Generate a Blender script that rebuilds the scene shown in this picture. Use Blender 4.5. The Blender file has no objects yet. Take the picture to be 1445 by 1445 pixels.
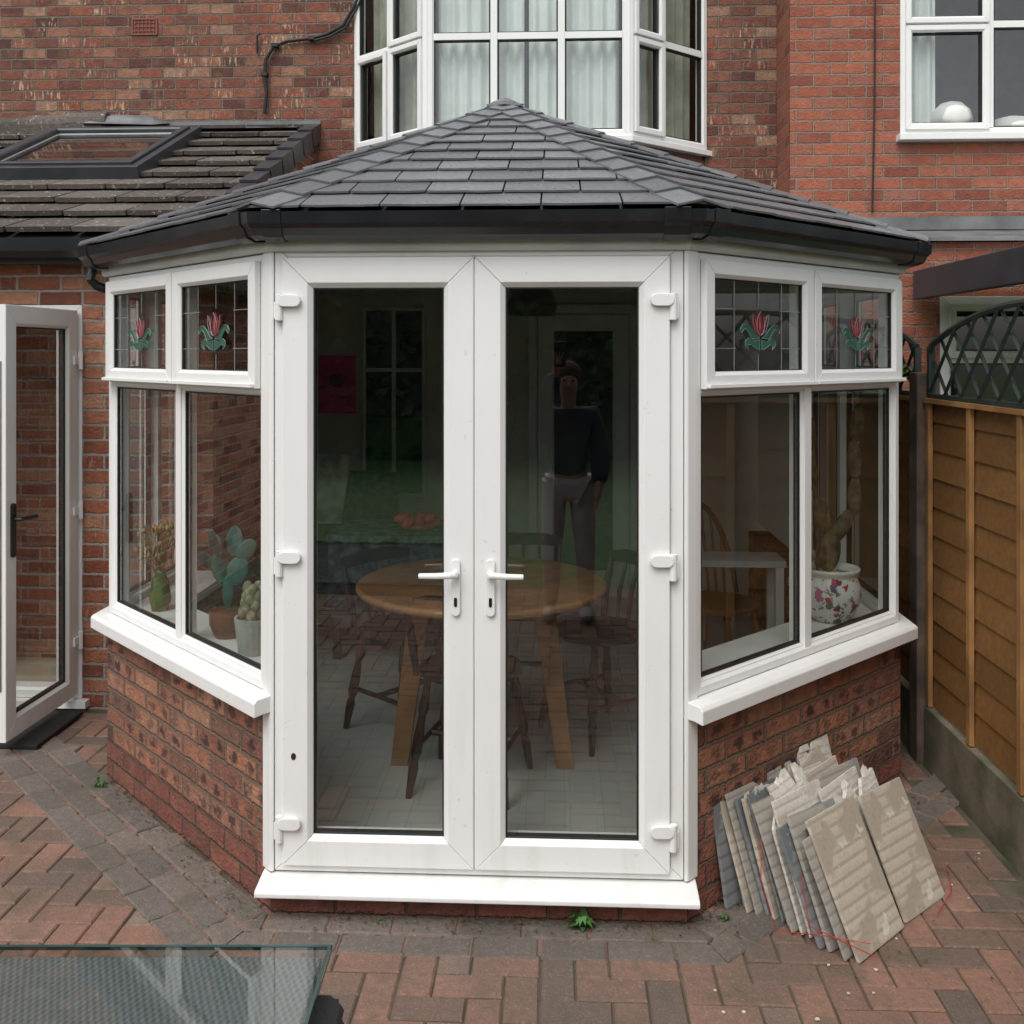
import bpy, bmesh, math, random
from mathutils import Vector, Matrix
random.seed(7)
R=math.radians
scene=bpy.context.scene; COL=scene.collection
TH=0.0471; CT=math.cos(TH); ST=math.sin(TH)
CAM=Vector((.26,-3.171,1.78)); FP=1415.0

# ------------------------------------------------------------------ material helpers
class G:
    def __init__(s,name):
        s.m=bpy.data.materials.new(name); s.m.use_nodes=True
        s.t=s.m.node_tree; s.t.nodes.clear()
        s.out=s.t.nodes.new('ShaderNodeOutputMaterial')
    def set(s,inp,v):
        if isinstance(v,bpy.types.NodeSocket): s.t.links.new(v,inp); return
        if isinstance(v,(tuple,list)) and inp.type=='RGBA' and len(v)==3: v=(*v,1)
        inp.default_value=v
    def new(s,typ,ins=None,**p):
        n=s.t.nodes.new(typ)
        for k,v in p.items(): setattr(n,k,v)
        for k,v in (ins or {}).items(): s.set(n.inputs[k],v)
        return n
    def f(s,op,a,b=0.0,c=0.0,clamp=False):
        n=s.new('ShaderNodeMath',{0:a,1:b,2:c},operation=op); n.use_clamp=clamp
        return n.outputs[0]
    def mix(s,f,a,b,blend='MIX'):
        n=s.new('ShaderNodeMix',data_type='RGBA',blend_type=blend)
        s.set(n.inputs[0],f); s.set(n.inputs[6],a); s.set(n.inputs[7],b); return n.outputs[2]
    def obj(s): return s.new('ShaderNodeTexCoord').outputs['Object']
    def uv(s): return s.new('ShaderNodeTexCoord').outputs['UV']
    def noise(s,scale,detail=4,vec=None,rough=.55,out=0):
        n=s.new('ShaderNodeTexNoise',{'Scale':scale,'Detail':detail,'Roughness':rough})
        s.set(n.inputs['Vector'],vec if vec is not None else s.obj()); return n.outputs[out]
    def ramp(s,f,stops,interp='LINEAR'):
        n=s.new('ShaderNodeValToRGB',{0:f}); e=n.color_ramp; e.interpolation=interp
        while len(e.elements)<len(stops): e.elements.new(.5)
        for el,(p,c) in zip(e.elements,stops):
            el.position=p; el.color=(*c,1) if len(c)==3 else c
        return n.outputs[0]
    def rng(s,v,a,b,c=0.0,d=1.0,smooth=False):
        n=s.new('ShaderNodeMapRange',{0:v,1:a,2:b,3:c,4:d}); 
        if smooth: n.interpolation_type='SMOOTHSTEP'
        return n.outputs[0]
    def bump(s,h,strength=.3,dist=.01):
        return s.new('ShaderNodeBump',{'Height':h,'Strength':strength,'Distance':dist}).outputs[0]
    def done(s,col,rough=.5,metal=0.0,normal=None,spec=.5,extra=None):
        b=s.new('ShaderNodeBsdfPrincipled',{'Base Color':col,'Roughness':rough,'Metallic':metal,'Specular IOR Level':spec})
        if normal is not None: s.set(b.inputs['Normal'],normal)
        for k,v in (extra or {}).items(): s.set(b.inputs[k],v)
        s.t.links.new(b.outputs[0],s.out.inputs[0]); return s.m

def flat(name,c,rough=.5,metal=0.0,var=.12,vs=6,bump=0,bs=60,spec=.5,c2=None):
    g=G(name); n=g.noise(vs)
    c2=c2 or tuple(x*(1-var*2) for x in c)
    col=g.mix(g.rng(n,.35,.68),c2,tuple(min(1,x*(1+var*.6)) for x in c))
    nm=g.bump(g.noise(bs,5),bump,.004) if bump else None
    return g.done(col,g.rng(n,.3,.7,rough*.85,min(1,rough*1.15)),metal,nm,spec)

def upvc(name,c,dirt=.3):
    g=G(name); o=g.obj(); n=g.noise(3,4); f=g.noise(40,5)
    z=g.new('ShaderNodeSeparateXYZ',{0:o}).outputs[2]
    st=g.noise(1,4,g.new('ShaderNodeVectorMath',{0:o,1:(18,18,2.2)},operation='MULTIPLY').outputs[0])
    low=g.rng(z,1.0,.05,0,1)
    d=g.f('MULTIPLY',g.f('MULTIPLY',g.rng(st,.5,.8),g.f('ADD',.25,low)),dirt,clamp=True)
    col=g.mix(g.rng(n,.35,.7,0,.14),c,tuple(x*.8 for x in c))
    col=g.mix(d,col,(.48,.46,.40))
    col=g.mix(g.f('MULTIPLY',g.rng(f,.68,.74),.3),col,(.3,.28,.24))
    return g.done(col,g.rng(n,.3,.7,.28,.42),0.0,g.bump(n,.03,.01),.45)

def brick(name,stops,mortar,w=.225,h=.075,j=.010,spots=0,streak=0,seed=1.0,grime=.35,joff=0.0,dark=.5):
    g=G(name); uv=g.uv()
    wob=g.noise(14,2,uv,out=1)
    off=g.new('ShaderNodeVectorMath',{0:wob,1:(.5,.5,.5)},operation='SUBTRACT').outputs[0]
    off=g.new('ShaderNodeVectorMath',{0:off},operation='SCALE'); off.inputs['Scale'].default_value=.009
    v2=g.new('ShaderNodeVectorMath',{0:uv,1:off.outputs[0]},operation='ADD').outputs[0]
    sp=g.new('ShaderNodeSeparateXYZ',{0:v2}); u,v=sp.outputs[0],sp.outputs[1]
    v=g.f('ADD',v,joff)
    vr=g.f('DIVIDE',v,h); row=g.f('FLOOR',vr); odd=g.f('FLOORED_MODULO',row,2.0)
    uu=g.f('ADD',g.f('DIVIDE',u,w),g.f('MULTIPLY',odd,.5))
    col=g.f('FLOOR',uu); fu=g.f('FRACT',uu); fv=g.f('FRACT',vr)
    du=g.f('MULTIPLY',g.f('MINIMUM',fu,g.f('SUBTRACT',1.0,fu)),w)
    dv=g.f('MULTIPLY',g.f('MINIMUM',fv,g.f('SUBTRACT',1.0,fv)),h)
    d=g.f('MINIMUM',du,dv)
    fine=g.noise(70,4,uv)
    d2=g.f('ADD',d,g.f('MULTIPLY',g.f('SUBTRACT',fine,.5),.014))
    mask=g.rng(d2,j*.5-.001,j*.5+.0025,smooth=True)
    idv=g.new('ShaderNodeCombineXYZ',{0:col,1:row,2:seed}).outputs[0]
    wn=g.new('ShaderNodeTexWhiteNoise',{'Vector':idv},noise_dimensions='3D')
    c=g.ramp(wn.outputs[0],stops)
    med=g.noise(22,4,uv); big=g.noise(1.3,3,uv)
    c=g.mix(g.rng(med,.35,.7,.0,dark),c,(.06,.035,.030))
    c=g.mix(g.rng(g.noise(9,3,uv),.5,.75,0,.3),c,(.38,.22,.14))
    sep=g.new('ShaderNodeSeparateXYZ',{0:wn.outputs[1]})
    if spots:
        f2=g.f('FRACT',g.f('ADD',g.f('MULTIPLY',fu,2.0),g.f('MULTIPLY',g.f('SUBTRACT',sep.outputs[0],.5),.35)))
        a=g.f('POWER',g.f('ABSOLUTE',g.f('DIVIDE',g.f('MULTIPLY',g.f('SUBTRACT',f2,.5),w/2),.024)),2.0)
        b=g.f('POWER',g.f('ABSOLUTE',g.f('DIVIDE',g.f('MULTIPLY',g.f('SUBTRACT',fv,.5),h),.017)),2.0)
        e=g.f('ADD',g.f('ADD',a,b),g.f('MULTIPLY',g.f('SUBTRACT',g.noise(26,5,uv,.65),.5),14.0))
        sm=g.f('MULTIPLY',g.rng(e,2.8,-.4,smooth=True),g.rng(sep.outputs[1],.15,.7))
        c=g.mix(g.f('MULTIPLY',sm,spots),c,(.05,.033,.036))
        ed=g.rng(g.f('ADD',d,g.f('MULTIPLY',g.f('SUBTRACT',med,.5),.03)),.016,.004)
        c=g.mix(g.f('MULTIPLY',ed,.5),c,(.09,.048,.042))
        c=g.mix(g.f('MULTIPLY',g.rng(sep.outputs[2],.8,.85),.55),c,(.07,.045,.045))
    if streak:
        st=g.noise(1,4,g.new('ShaderNodeVectorMath',{0:uv,1:(60,12,1)},operation='MULTIPLY').outputs[0])
        lo=g.noise(3.2,2,uv)
        sm=g.f('MULTIPLY',g.rng(st,.53,.61),g.rng(lo,.44,.58))
        sm=g.f('MULTIPLY',sm,g.rng(sep.outputs[2],.45,.6))
        c=g.mix(g.f('MULTIPLY',sm,streak),c,(.50,.38,.27))
    mt=g.mix(g.rng(fine,.3,.7),tuple(x*.6 for x in mortar),mortar)
    mt=g.mix(g.rng(g.noise(4,3,uv),.45,.65,0,.5),mt,tuple(x*.55 for x in mortar))
    c=g.mix(mask,mt,c)
    c=g.mix(g.rng(big,.4,.75,0,grime),c,(.06,.052,.045),'MIX')
    hgt=g.f('ADD',mask,g.f('MULTIPLY',fine,.9))
    return g.done(c,.88,0.0,g.bump(hgt,1.0,.010),.25)

def glass(name,tint=(.79,.835,.815),f0=.14):
    g=G(name)
    lw=g.new('ShaderNodeLayerWeight',{'Blend':.5}).outputs['Facing']
    F=g.f('ADD',f0,g.f('MULTIPLY',g.f('POWER',lw,5.0),1-f0),clamp=True)
    nb=g.bump(g.noise(1.2,1),.02,.02)
    a=g.new('ShaderNodeBsdfTransparent',{0:tint}); b=g.new('ShaderNodeBsdfGlossy',{'Color':(1,1,1),'Roughness':.0,'Normal':nb})
    m=g.new('ShaderNodeMixShader',{0:F,1:a.outputs[0],2:b.outputs[0]})
    g.t.links.new(m.outputs[0],g.out.inputs[0]); return g.m

def tinted(name,stops,rough=.8,bump=.5,bs=90,dirt=(.05,.045,.035),dirtamt=.5,spec=.3,speck=None,pale=.35,moss=0):
    g=G(name); a=g.new('ShaderNodeAttribute',attribute_name='tint').outputs['Fac']
    c=g.ramp(a,stops); n=g.noise(35,5); big=g.noise(1.6,4); f=g.noise(bs,4)
    c=g.mix(g.rng(n,.35,.7,0,.45),c,dirt)
    c=g.mix(g.rng(big,.42,.70,0,dirtamt),c,dirt)
    c=g.mix(g.rng(f,.56,.75,0,pale),c,g.mix(.6,c,(.7,.6,.5)))
    if moss: c=g.mix(g.f('MULTIPLY',g.rng(g.noise(5,5),.52,.7),moss),c,(.085,.082,.055))
    if speck:
        v=g.noise(30,3,rough=.75); c=g.mix(g.rng(v,.62,.66,0,.8),c,speck)
    return g.done(c,g.rng(n,.3,.7,rough*.75,min(1,rough*1.15)),0.0,g.bump(g.f('ADD',f,n),bump,.004),spec)

# ------------------------------------------------------------------ mesh helpers
def wm(o):
    if o is None: return Matrix.Identity(4)
    return wm(o.parent)@o.matrix_parent_inverse@o.matrix_basis
class MB:
    def __init__(s,M=None): s.v=[];s.f=[];s.t=[];s.M=M or Matrix.Identity(4)
    def add(s,vs,fs,t=0.0):
        b=len(s.v); s.v+= [s.M@Vector(p) for p in vs]; s.f+=[tuple(i+b for i in f) for f in fs]; s.t+=[t]*len(fs); return s
    def box(s,x0,x1,y0,y1,z0,z1,t=0.0):
        return s.add([(x0,y0,z0),(x1,y0,z0),(x1,y1,z0),(x0,y1,z0),(x0,y0,z1),(x1,y0,z1),(x1,y1,z1),(x0,y1,z1)],
          [(0,3,2,1),(4,5,6,7),(0,1,5,4),(1,2,6,5),(2,3,7,6),(3,0,4,7)],t)
    def prism(s,poly,z0,z1,t=0.0):
        n=len(poly)
        return s.add([(x,y,z0) for x,y in poly]+[(x,y,z1) for x,y in poly],
          [tuple(range(n))[::-1],tuple(range(n,2*n))]+[(i,(i+1)%n,n+(i+1)%n,n+i) for i in range(n)],t)
    def prismN(s,poly,n0,n1,t=0.0):
        n=len(poly)
        return s.add([(x,n0,z) for x,z in poly]+[(x,n1,z) for x,z in poly],
          [tuple(range(n))[::-1],tuple(range(n,2*n))]+[(i,(i+1)%n,n+(i+1)%n,n+i) for i in range(n)],t)
    def prismS(s,poly,s0,s1,t=0.0):
        n=len(poly)
        return s.add([(s0,y,z) for y,z in poly]+[(s1,y,z) for y,z in poly],
          [tuple(range(n))[::-1],tuple(range(n,2*n))]+[(i,(i+1)%n,n+(i+1)%n,n+i) for i in range(n)],t)
    def frame(s,s0,s1,z0,z1,w,n0,n1,ch=.012,g=.0007):
        sec=[(0,n0),(0,n1-.002),(.002,n1),(w-ch,n1),(w,n1-ch),(w,n0)]
        k=len(sec)
        def bar(mp,L):
            vs=[mp(t+g,t,n) for t,n in sec]+[mp(L-t-g,t,n) for t,n in sec]
            s.add(vs,[tuple(range(k))[::-1],tuple(range(k,2*k))]+[(i,(i+1)%k,k+(i+1)%k,k+i) for i in range(k)])
        bar(lambda a,c,n:(s0+a,n,z0+c),s1-s0); bar(lambda a,c,n:(s0+a,n,z1-c),s1-s0)
        bar(lambda a,c,n:(s0+c,n,z0+a),z1-z0); bar(lambda a,c,n:(s1-c,n,z0+a),z1-z0)
        return s
    def tube(s,pts,r,seg=8,t=0.0,cap=True):
        pts=[Vector(p) for p in pts]; n=len(pts)
        rs=r if isinstance(r,(list,tuple)) else [r]*n
        vs=[];up=None
        for i,p in enumerate(pts):
            tg=(pts[min(i+1,n-1)]-pts[max(i-1,0)])
            tg=tg.normalized() if tg.length>1e-9 else Vector((0,0,1))
            if up is None: up=Vector((0,0,1)) if abs(tg.z)<.9 else Vector((1,0,0))
            a=tg.cross(up).normalized(); b=a.cross(tg).normalized(); up=b
            for k in range(seg):
                an=2*math.pi*k/seg; vs.append(p+(a*math.cos(an)+b*math.sin(an))*rs[i])
        fs=[(i*seg+k,i*seg+(k+1)%seg,(i+1)*seg+(k+1)%seg,(i+1)*seg+k) for i in range(n-1) for k in range(seg)]
        if cap: fs+=[tuple(range(seg))[::-1],tuple(range((n-1)*seg,n*seg))]
        return s.add(vs,fs,t)
    def lathe(s,prof,c=(0,0,0),seg=20,t=0.0,sx=1,sy=1):
        vs=[(c[0]+r*math.cos(2*math.pi*k/seg)*sx,c[1]+r*math.sin(2*math.pi*k/seg)*sy,c[2]+z) for r,z in prof for k in range(seg)]
        n=len(prof)
        fs=[(i*seg+k,i*seg+(k+1)%seg,(i+1)*seg+(k+1)%seg,(i+1)*seg+k) for i in range(n-1) for k in range(seg)]
        fs+=[tuple(range(seg))[::-1],tuple(range((n-1)*seg,n*seg))]
        return s.add(vs,fs,t)
    def ball(s,c,rx,ry,rz,seg=12,rings=8,rot=None,t=0.0):
        vs=[];rot=rot or Matrix.Identity(3)
        for i in range(rings+1):
            ph=math.pi*i/rings
            for k in range(seg):
                a=2*math.pi*k/seg
                q=rot@Vector((rx*math.sin(ph)*math.cos(a),ry*math.sin(ph)*math.sin(a),rz*math.cos(ph)))
                vs.append(Vector(c)+q)
        fs=[(i*seg+k,i*seg+(k+1)%seg,(i+1)*seg+(k+1)%seg,(i+1)*seg+k) for i in range(rings) for k in range(seg)]
        return s.add(vs,fs,t)
    def build(s,name,m,parent=None,bevel=0,smooth=False,clips=None,local=False,recalc=True):
        me=bpy.data.meshes.new(name); me.from_pydata([tuple(p) for p in s.v],[],s.f)
        at_=me.attributes.new('tint','FLOAT','FACE'); at_.data.foreach_set('value',s.t)
        bm=bmesh.new(); bm.from_mesh(me)
        for co,no in (clips or []):
            bmesh.ops.bisect_plane(bm,geom=bm.verts[:]+bm.edges[:]+bm.faces[:],dist=1e-5,plane_co=co,plane_no=no,clear_outer=True)
        if recalc: bmesh.ops.recalc_face_normals(bm,faces=bm.faces[:])
        ul=bm.loops.layers.uv.new('UVMap')
        for f in bm.faces:
            n=f.normal
            if abs(n.z)>.75:
                for l in f.loops: l[ul].uv=(l.vert.co.x,l.vert.co.y)
            else:
                t=Vector((-n.y,n.x,0)).normalized()
                for l in f.loops: l[ul].uv=(l.vert.co.dot(t),l.vert.co.z)
            f.smooth=smooth
        bm.to_mesh(me); bm.free()
        o=bpy.data.objects.new(name,me); COL.objects.link(o)
        me.materials.append(m)
        if parent is not None:
            o.parent=parent
            if not local: o.matrix_parent_inverse=wm(parent).inverted()
        if bevel:
            b=o.modifiers.new('Bevel','BEVEL'); b.width=bevel; b.segments=2; b.limit_method='ANGLE'; b.angle_limit=R(35)
        return o
def tag(o,label,cat,group=None):
    o['label']=label; o['category']=cat
    if group: o['group']=group
    return o
def thing(name,label,cat,loc=(0,0,0),rotz=0,group=None):
    o=bpy.data.objects.new(name,None); COL.objects.link(o); o.location=loc; o.rotation_euler=(0,0,rotz); o.empty_display_size=.1
    return tag(o,label,cat,group)
def dup(root,loc,rotz,label=None,group=None):
    r=root.copy(); COL.objects.link(r); r.location=loc; r.rotation_euler=(0,0,rotz)
    if label: r['label']=label
    if group: r['group']=group
    for ch in list(root.children):
        c=ch.copy(); COL.objects.link(c); c.parent=r
        for q in list(ch.children):
            d=q.copy(); COL.objects.link(d); d.parent=c
    return r
def struct(o): o['kind']='structure'; return o
def fmat(o,sd,nd):
    o=Vector(o)
    return Matrix(((sd[0],nd[0],0,o.x),(sd[1],nd[1],0,o.y),(0,0,1,o.z if len(o)>2 else 0),(0,0,0,1)))

# ------------------------------------------------------------------ materials
mUP=upvc('white_upvc',(.77,.77,.75),.3)
mUPd=flat('white_upvc_weathered',(.60,.60,.58),.4,var=.08,vs=4)
mGask=flat('black_gasket',(.012,.012,.013),.6)
mGlass=glass('window_glass')
mGlassD=glass('window_glass_dark',(.78,.82,.81),.085)
mBrMain=brick('old_red_brick',[(0,(.10,.045,.035)),(.2,(.19,.065,.045)),(.45,(.30,.10,.06)),(.65,(.17,.075,.055)),(.85,(.33,.14,.085)),(1,(.36,.22,.145))],(.22,.185,.15),streak=.8,seed=2.0,w=.17,joff=.01,grime=.3,dark=.5)
mBrWing=brick('orange_red_brick',[(0,(.24,.075,.050)),(.35,(.35,.11,.066)),(.7,(.41,.14,.082)),(1,(.30,.12,.085))],(.33,.27,.22),seed=5.0,grime=.12,j=.009,dark=.3)
mBrDw=brick('mottled_brick',[(0,(.20,.09,.065)),(.2,(.34,.14,.085)),(.45,(.44,.20,.115)),(.65,(.28,.11,.075)),(.85,(.48,.26,.165)),(1,(.38,.15,.085))],(.24,.18,.135),spots=.92,seed=9.0,grime=.15,j=.010,dark=.45)
mBrBase=brick('red_base_brick',[(0,(.22,.08,.058)),(.5,(.30,.105,.07)),(1,(.19,.07,.054))],(.14,.11,.085),seed=3.0,grime=.45,j=.007,dark=.45)
mBrExt=brick('extension_brick',[(0,(.17,.06,.045)),(.3,(.30,.095,.055)),(.6,(.40,.15,.085)),(1,(.48,.25,.155))],(.44,.385,.335),seed=4.0,grime=.15,j=.013,streak=.4,dark=.4)
mSlate=tinted('grey_slate',[(0,(.13,.134,.142)),(.5,(.168,.172,.181)),(1,(.215,.22,.23))],rough=.34,bump=.25,bs=80,dirt=(.09,.093,.10),dirtamt=.15,spec=.6,pale=.08)
mTile=tinted('concrete_roof_tile',[(0,(.075,.062,.056)),(.5,(.115,.098,.086)),(1,(.16,.138,.12))],rough=.95,bump=.6,bs=120,dirt=(.055,.047,.04),dirtamt=.5,speck=(.48,.45,.38))
mPave=tinted('paving_blocks',[(0,(.135,.098,.080)),(.22,(.18,.115,.088)),(.45,(.235,.13,.095)),(.65,(.285,.15,.105)),(.85,(.31,.175,.125)),(1,(.235,.175,.14))],rough=.92,bump=1.0,bs=130,dirt=(.12,.092,.074),dirtamt=.75,moss=.6)
mPaveG=tinted('grey_paving_blocks',[(0,(.12,.103,.09)),(.5,(.155,.132,.115)),(1,(.20,.165,.14))],rough=.92,bump=1.0,bs=130,dirt=(.10,.086,.07),dirtamt=.6,moss=.5)
mSand=flat('joint_sand',(.105,.088,.062),.95,var=.35,vs=6,bump=.5,c2=(.05,.055,.028))
mGrass=flat('lawn_green',(.09,.16,.055),.95,var=.3,vs=9,bump=.8,bs=200)
mBlk=flat('black_plastic',(.016,.017,.020),.25,var=.1)
mGrey=flat('anthracite',(.05,.054,.062),.4)
mLead=flat('lead_flashing',(.17,.175,.18),.6,var=.2,vs=5,bump=.3)
mCable=flat('black_cable',(.01,.01,.011),.6)
mCream=flat('cream_plaster',(.62,.59,.52),.9,var=.05)
mWhiteP=flat('white_paint',(.70,.69,.66),.75,var=.04)
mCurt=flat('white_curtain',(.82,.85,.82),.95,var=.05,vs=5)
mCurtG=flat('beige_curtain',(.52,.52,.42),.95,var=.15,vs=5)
mDark=flat('dark_room',(.05,.047,.042),.9)  # near-black stands in for unlit rooms behind windows; roof felt shares it
mFence=tinted('golden_brown_fence',[(0,(.19,.088,.024)),(.5,(.25,.118,.032)),(1,(.31,.15,.044))],rough=.85,bump=.35,bs=50,dirt=(.12,.062,.025),dirtamt=.6,pale=.1)
mBatten=flat('fence_batten',(.35,.175,.060),.8,var=.2,vs=5,bump=.2)
mPost=flat('weathered_concrete_post',(.14,.10,.075),.9,var=.3,vs=7,bump=.5)
mGravelB=flat('mossy_concrete',(.19,.155,.105),.95,var=.3,vs=5,bump=.6,c2=(.085,.085,.05))
mTrel=flat('dark_green_trellis',(.022,.036,.03),.6)
mOak=flat('orange_oak',(.36,.18,.072),.22,var=.15,vs=7)
mDkW=flat('dark_stained_wood',(.04,.021,.013),.35,var=.2)
mMidW=flat('brown_wood',(.19,.095,.042),.45,var=.2)
mBrass=flat('worn_metal',(.35,.33,.3),.35,.9)
mPink=flat('pink_paint',(.85,.03,.25),.7,var=.12,vs=12)
mTeal=flat('teal_leaf',(.03,.17,.145),.6,var=.3,vs=14)
mLeaf=flat('leaf_green',(.06,.16,.03),.6,var=.3,vs=20)
mHedge=flat('dark_hedge_leaves',(.07,.11,.055),.8,var=.3,vs=3)
mBark=flat('bark',(.07,.05,.035),.9,var=.3,bump=.5)
mTerr=flat('grey_green_pot',(.38,.42,.38),.5)
mMat=flat('black_rubber',(.014,.014,.014),.85,bump=.8,bs=150)
mRed=flat('red_glass',(.25,.015,.028),.35); mGreen=flat('green_glass',(.012,.12,.075),.35); mLeadL=flat('lead_line',(.30,.31,.31),.5,.3); mPinkG=flat('pink_glass',(.42,.12,.14),.35)

# ------------------------------------------------------------------ ground
struct(MB().add([(-60,-80,-.022),(60,-80,-.022),(60,60,-.022),(-60,60,-.022)],[(0,1,2,3)]).build('ground',mGrass,recalc=False))
struct(MB().add([(-6.5,-4.6,-.008),(1.84,-4.6,-.008),(1.84,3.6,-.008),(-6.5,3.6,-.008)],[(0,1,2,3)]).build('patio_bed',mSand,recalc=False))
def block(mb,M,L,W,t,g=.0028,ch=.005,z=0.0):
    a,b=L/2-g,W/2-g
    dz=random.uniform(-.0018,.0018)+z; tx=random.uniform(-.008,.008); ty=random.uniform(-.008,.008)
    def P(x,y,zz): return M@Vector((x,y,zz+dz+x*tx+y*ty))
    jj=lambda:random.uniform(-.0018,.0018)
    ps=[P(-a,-b,-.03),P(a,-b,-.03),P(a,b,-.03),P(-a,b,-.03),P(-a,-b,-ch),P(a,-b,-ch),P(a,b,-ch),P(-a,b,-ch),
        P(-a+ch+jj(),-b+ch+jj(),0),P(a-ch+jj(),-b+ch+jj(),0),P(a-ch+jj(),b-ch+jj(),0),P(-a+ch+jj(),b-ch+jj(),0)]
    mb.add(ps,[(0,1,5,4),(1,2,6,5),(2,3,7,6),(3,0,4,7),(4,5,9,8),(5,6,10,9),(6,7,11,10),(7,4,8,11),(8,9,10,11)],t)
mb=MB()
U=.1005
def noise2(x,y): return .5+.25*(math.sin(x*1.7+y*2.3)+math.sin(x*.9-y*1.4+2))
for k in range(-60,60):
    for m in range(-24,24):
        for (cx,cy,L,W) in ((1,.5,2,1),(.5,2,1,2)):
            x=(cx+k+4*m)*U-1.0; y=(cy+k)*U-.1
            if not(-4.4<x<1.80 and -4.4<y<1.72): continue
            if y>.05 and abs(x)<1.60 and abs(x)+.0<.66+(y): continue
            t=min(1,max(0,random.gauss(.54+.12*(noise2(x,y)-.5)*2-(.10 if x>.2 else 0),.24)))
            block(mb,Matrix.Translation((x,y,0)),L*U,W*U,t)
struct(mb.build('block_paving',mPave,recalc=False))
T8=math.tan(R(22.5))
def band(mb,p0,p1,nrm,rows,z):
    d=(p1-p0); L=d.length; d.normalize(); ang=math.atan2(d.y,d.x)
    for r in range(rows):
        x=-.15*(r%2)-.1
        while x<L+.25:
            c=p0+d*x+nrm*(.05+.01+r*.1015)
            block(mb,Matrix.Translation(c)@Matrix.Rotation(ang,4,'Z'),.2,.1,random.random(),z=z)
            x+=.202
for sg in (0,1,-1):
    mb=MB()
    if sg==0:
        band(mb,Vector((-.66,-.01,0)),Vector((.66,-.01,0)),Vector((0,-1,0)),2,.004)
        cl=[(Vector((.66,0,0)),Vector((math.cos(R(22.5)),math.sin(R(22.5)),0))),(Vector((-.66,0,0)),Vector((-math.cos(R(22.5)),math.sin(R(22.5)),0)))]
    else:
        band(mb,Vector((sg*.66,-.01,0)),Vector((sg*1.9,1.23,0)),Vector((sg*.7071,-.7071,0)),2 if sg>0 else 3,.005)
        cl=[(Vector((sg*.66,0,0)),Vector((-sg*math.cos(R(22.5)),-math.sin(R(22.5)),0)))]
    struct(mb.build('border_paving',mPaveG,clips=cl,recalc=False))

# ------------------------------------------------------------------ conservatory
cons=thing('conservatory','white framed conservatory with black gutter, slate hipped roof and dwarf brick walls','conservatory')
def octa(d,yl=1.76,yr=3.43):
    return [(-1.65-d,yl),(-1.65-d,.99-d*T8),(-.66-d*T8,-d),(.66+d*T8,-d),(1.65+d,.99-d*T8),(1.65+d,yr)]
def half(d,sg,ye):
    return [(sg*(.66+.7071*d),-.7071*d),(sg*(1.65+d),.99-d*T8),(sg*(1.65+d),ye)]
def sweep(mb,prof,fn,t=0.0):
    k=len(prof); cols=[fn(d) for d,z in prof]; n=len(cols[0])
    vs=[(cols[i][j][0],cols[i][j][1],prof[i][1]) for j in range(n) for i in range(k)]
    fs=[(j*k+i,j*k+(i+1)%k,(j+1)*k+(i+1)%k,(j+1)*k+i) for j in range(n-1) for i in range(k)]
    fs+=[tuple(range(k))[::-1],tuple(range((n-1)*k,n*k))]
    mb.add(vs,fs,t); return mb
for sg,ye in ((-1,1.76),(1,3.42)):
    sweep(MB(),[(.0,.155),(.0,.632),(-.16,.632),(-.16,.155)],lambda d:half(d,sg,ye)).build('dwarf_wall',mBrDw,cons)
    sweep(MB(),[(.003,-.02),(.003,.1535),(-.16,.1535),(-.16,-.02)],lambda d:half(d,sg,ye)).build('base_course',mBrBase,cons)
    sweep(MB(),[(.062,.628),(.062,.672),(.052,.684),(-.03,.692),(-.03,.633),(.03,.633)],lambda d:half(d,sg,ye)).build('window_sill',mUP,cons,bevel=.003)
    sweep(MB(),[(-.075,.66),(-.075,.70),(-.28,.70),(-.28,.66)],lambda d:half(d,sg,1.76)).build('inner_ledge',mWhiteP,cons,clips=[(Vector((sg*.655,0,0)),Vector((-sg,0,0)))])
    mb=MB(); mb.prism([(sg*.652,-.004),(sg*.664,-.004),(sg*.699,.031),(sg*.652,.078)],.125,2.12)
    mb.build('corner_post',mUP,cons,bevel=.003)
MB().box(-.659,.659,-.012,.2,-.02,.083).build('base_course',mBrBase,cons)
MB().prismS([(.13,.127),(-.0,.121),(-.082,.108),(-.09,.10),(-.09,.086),(.13,.086)],-.69,.69).build('door_sill',mUP,cons,bevel=.003)

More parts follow.
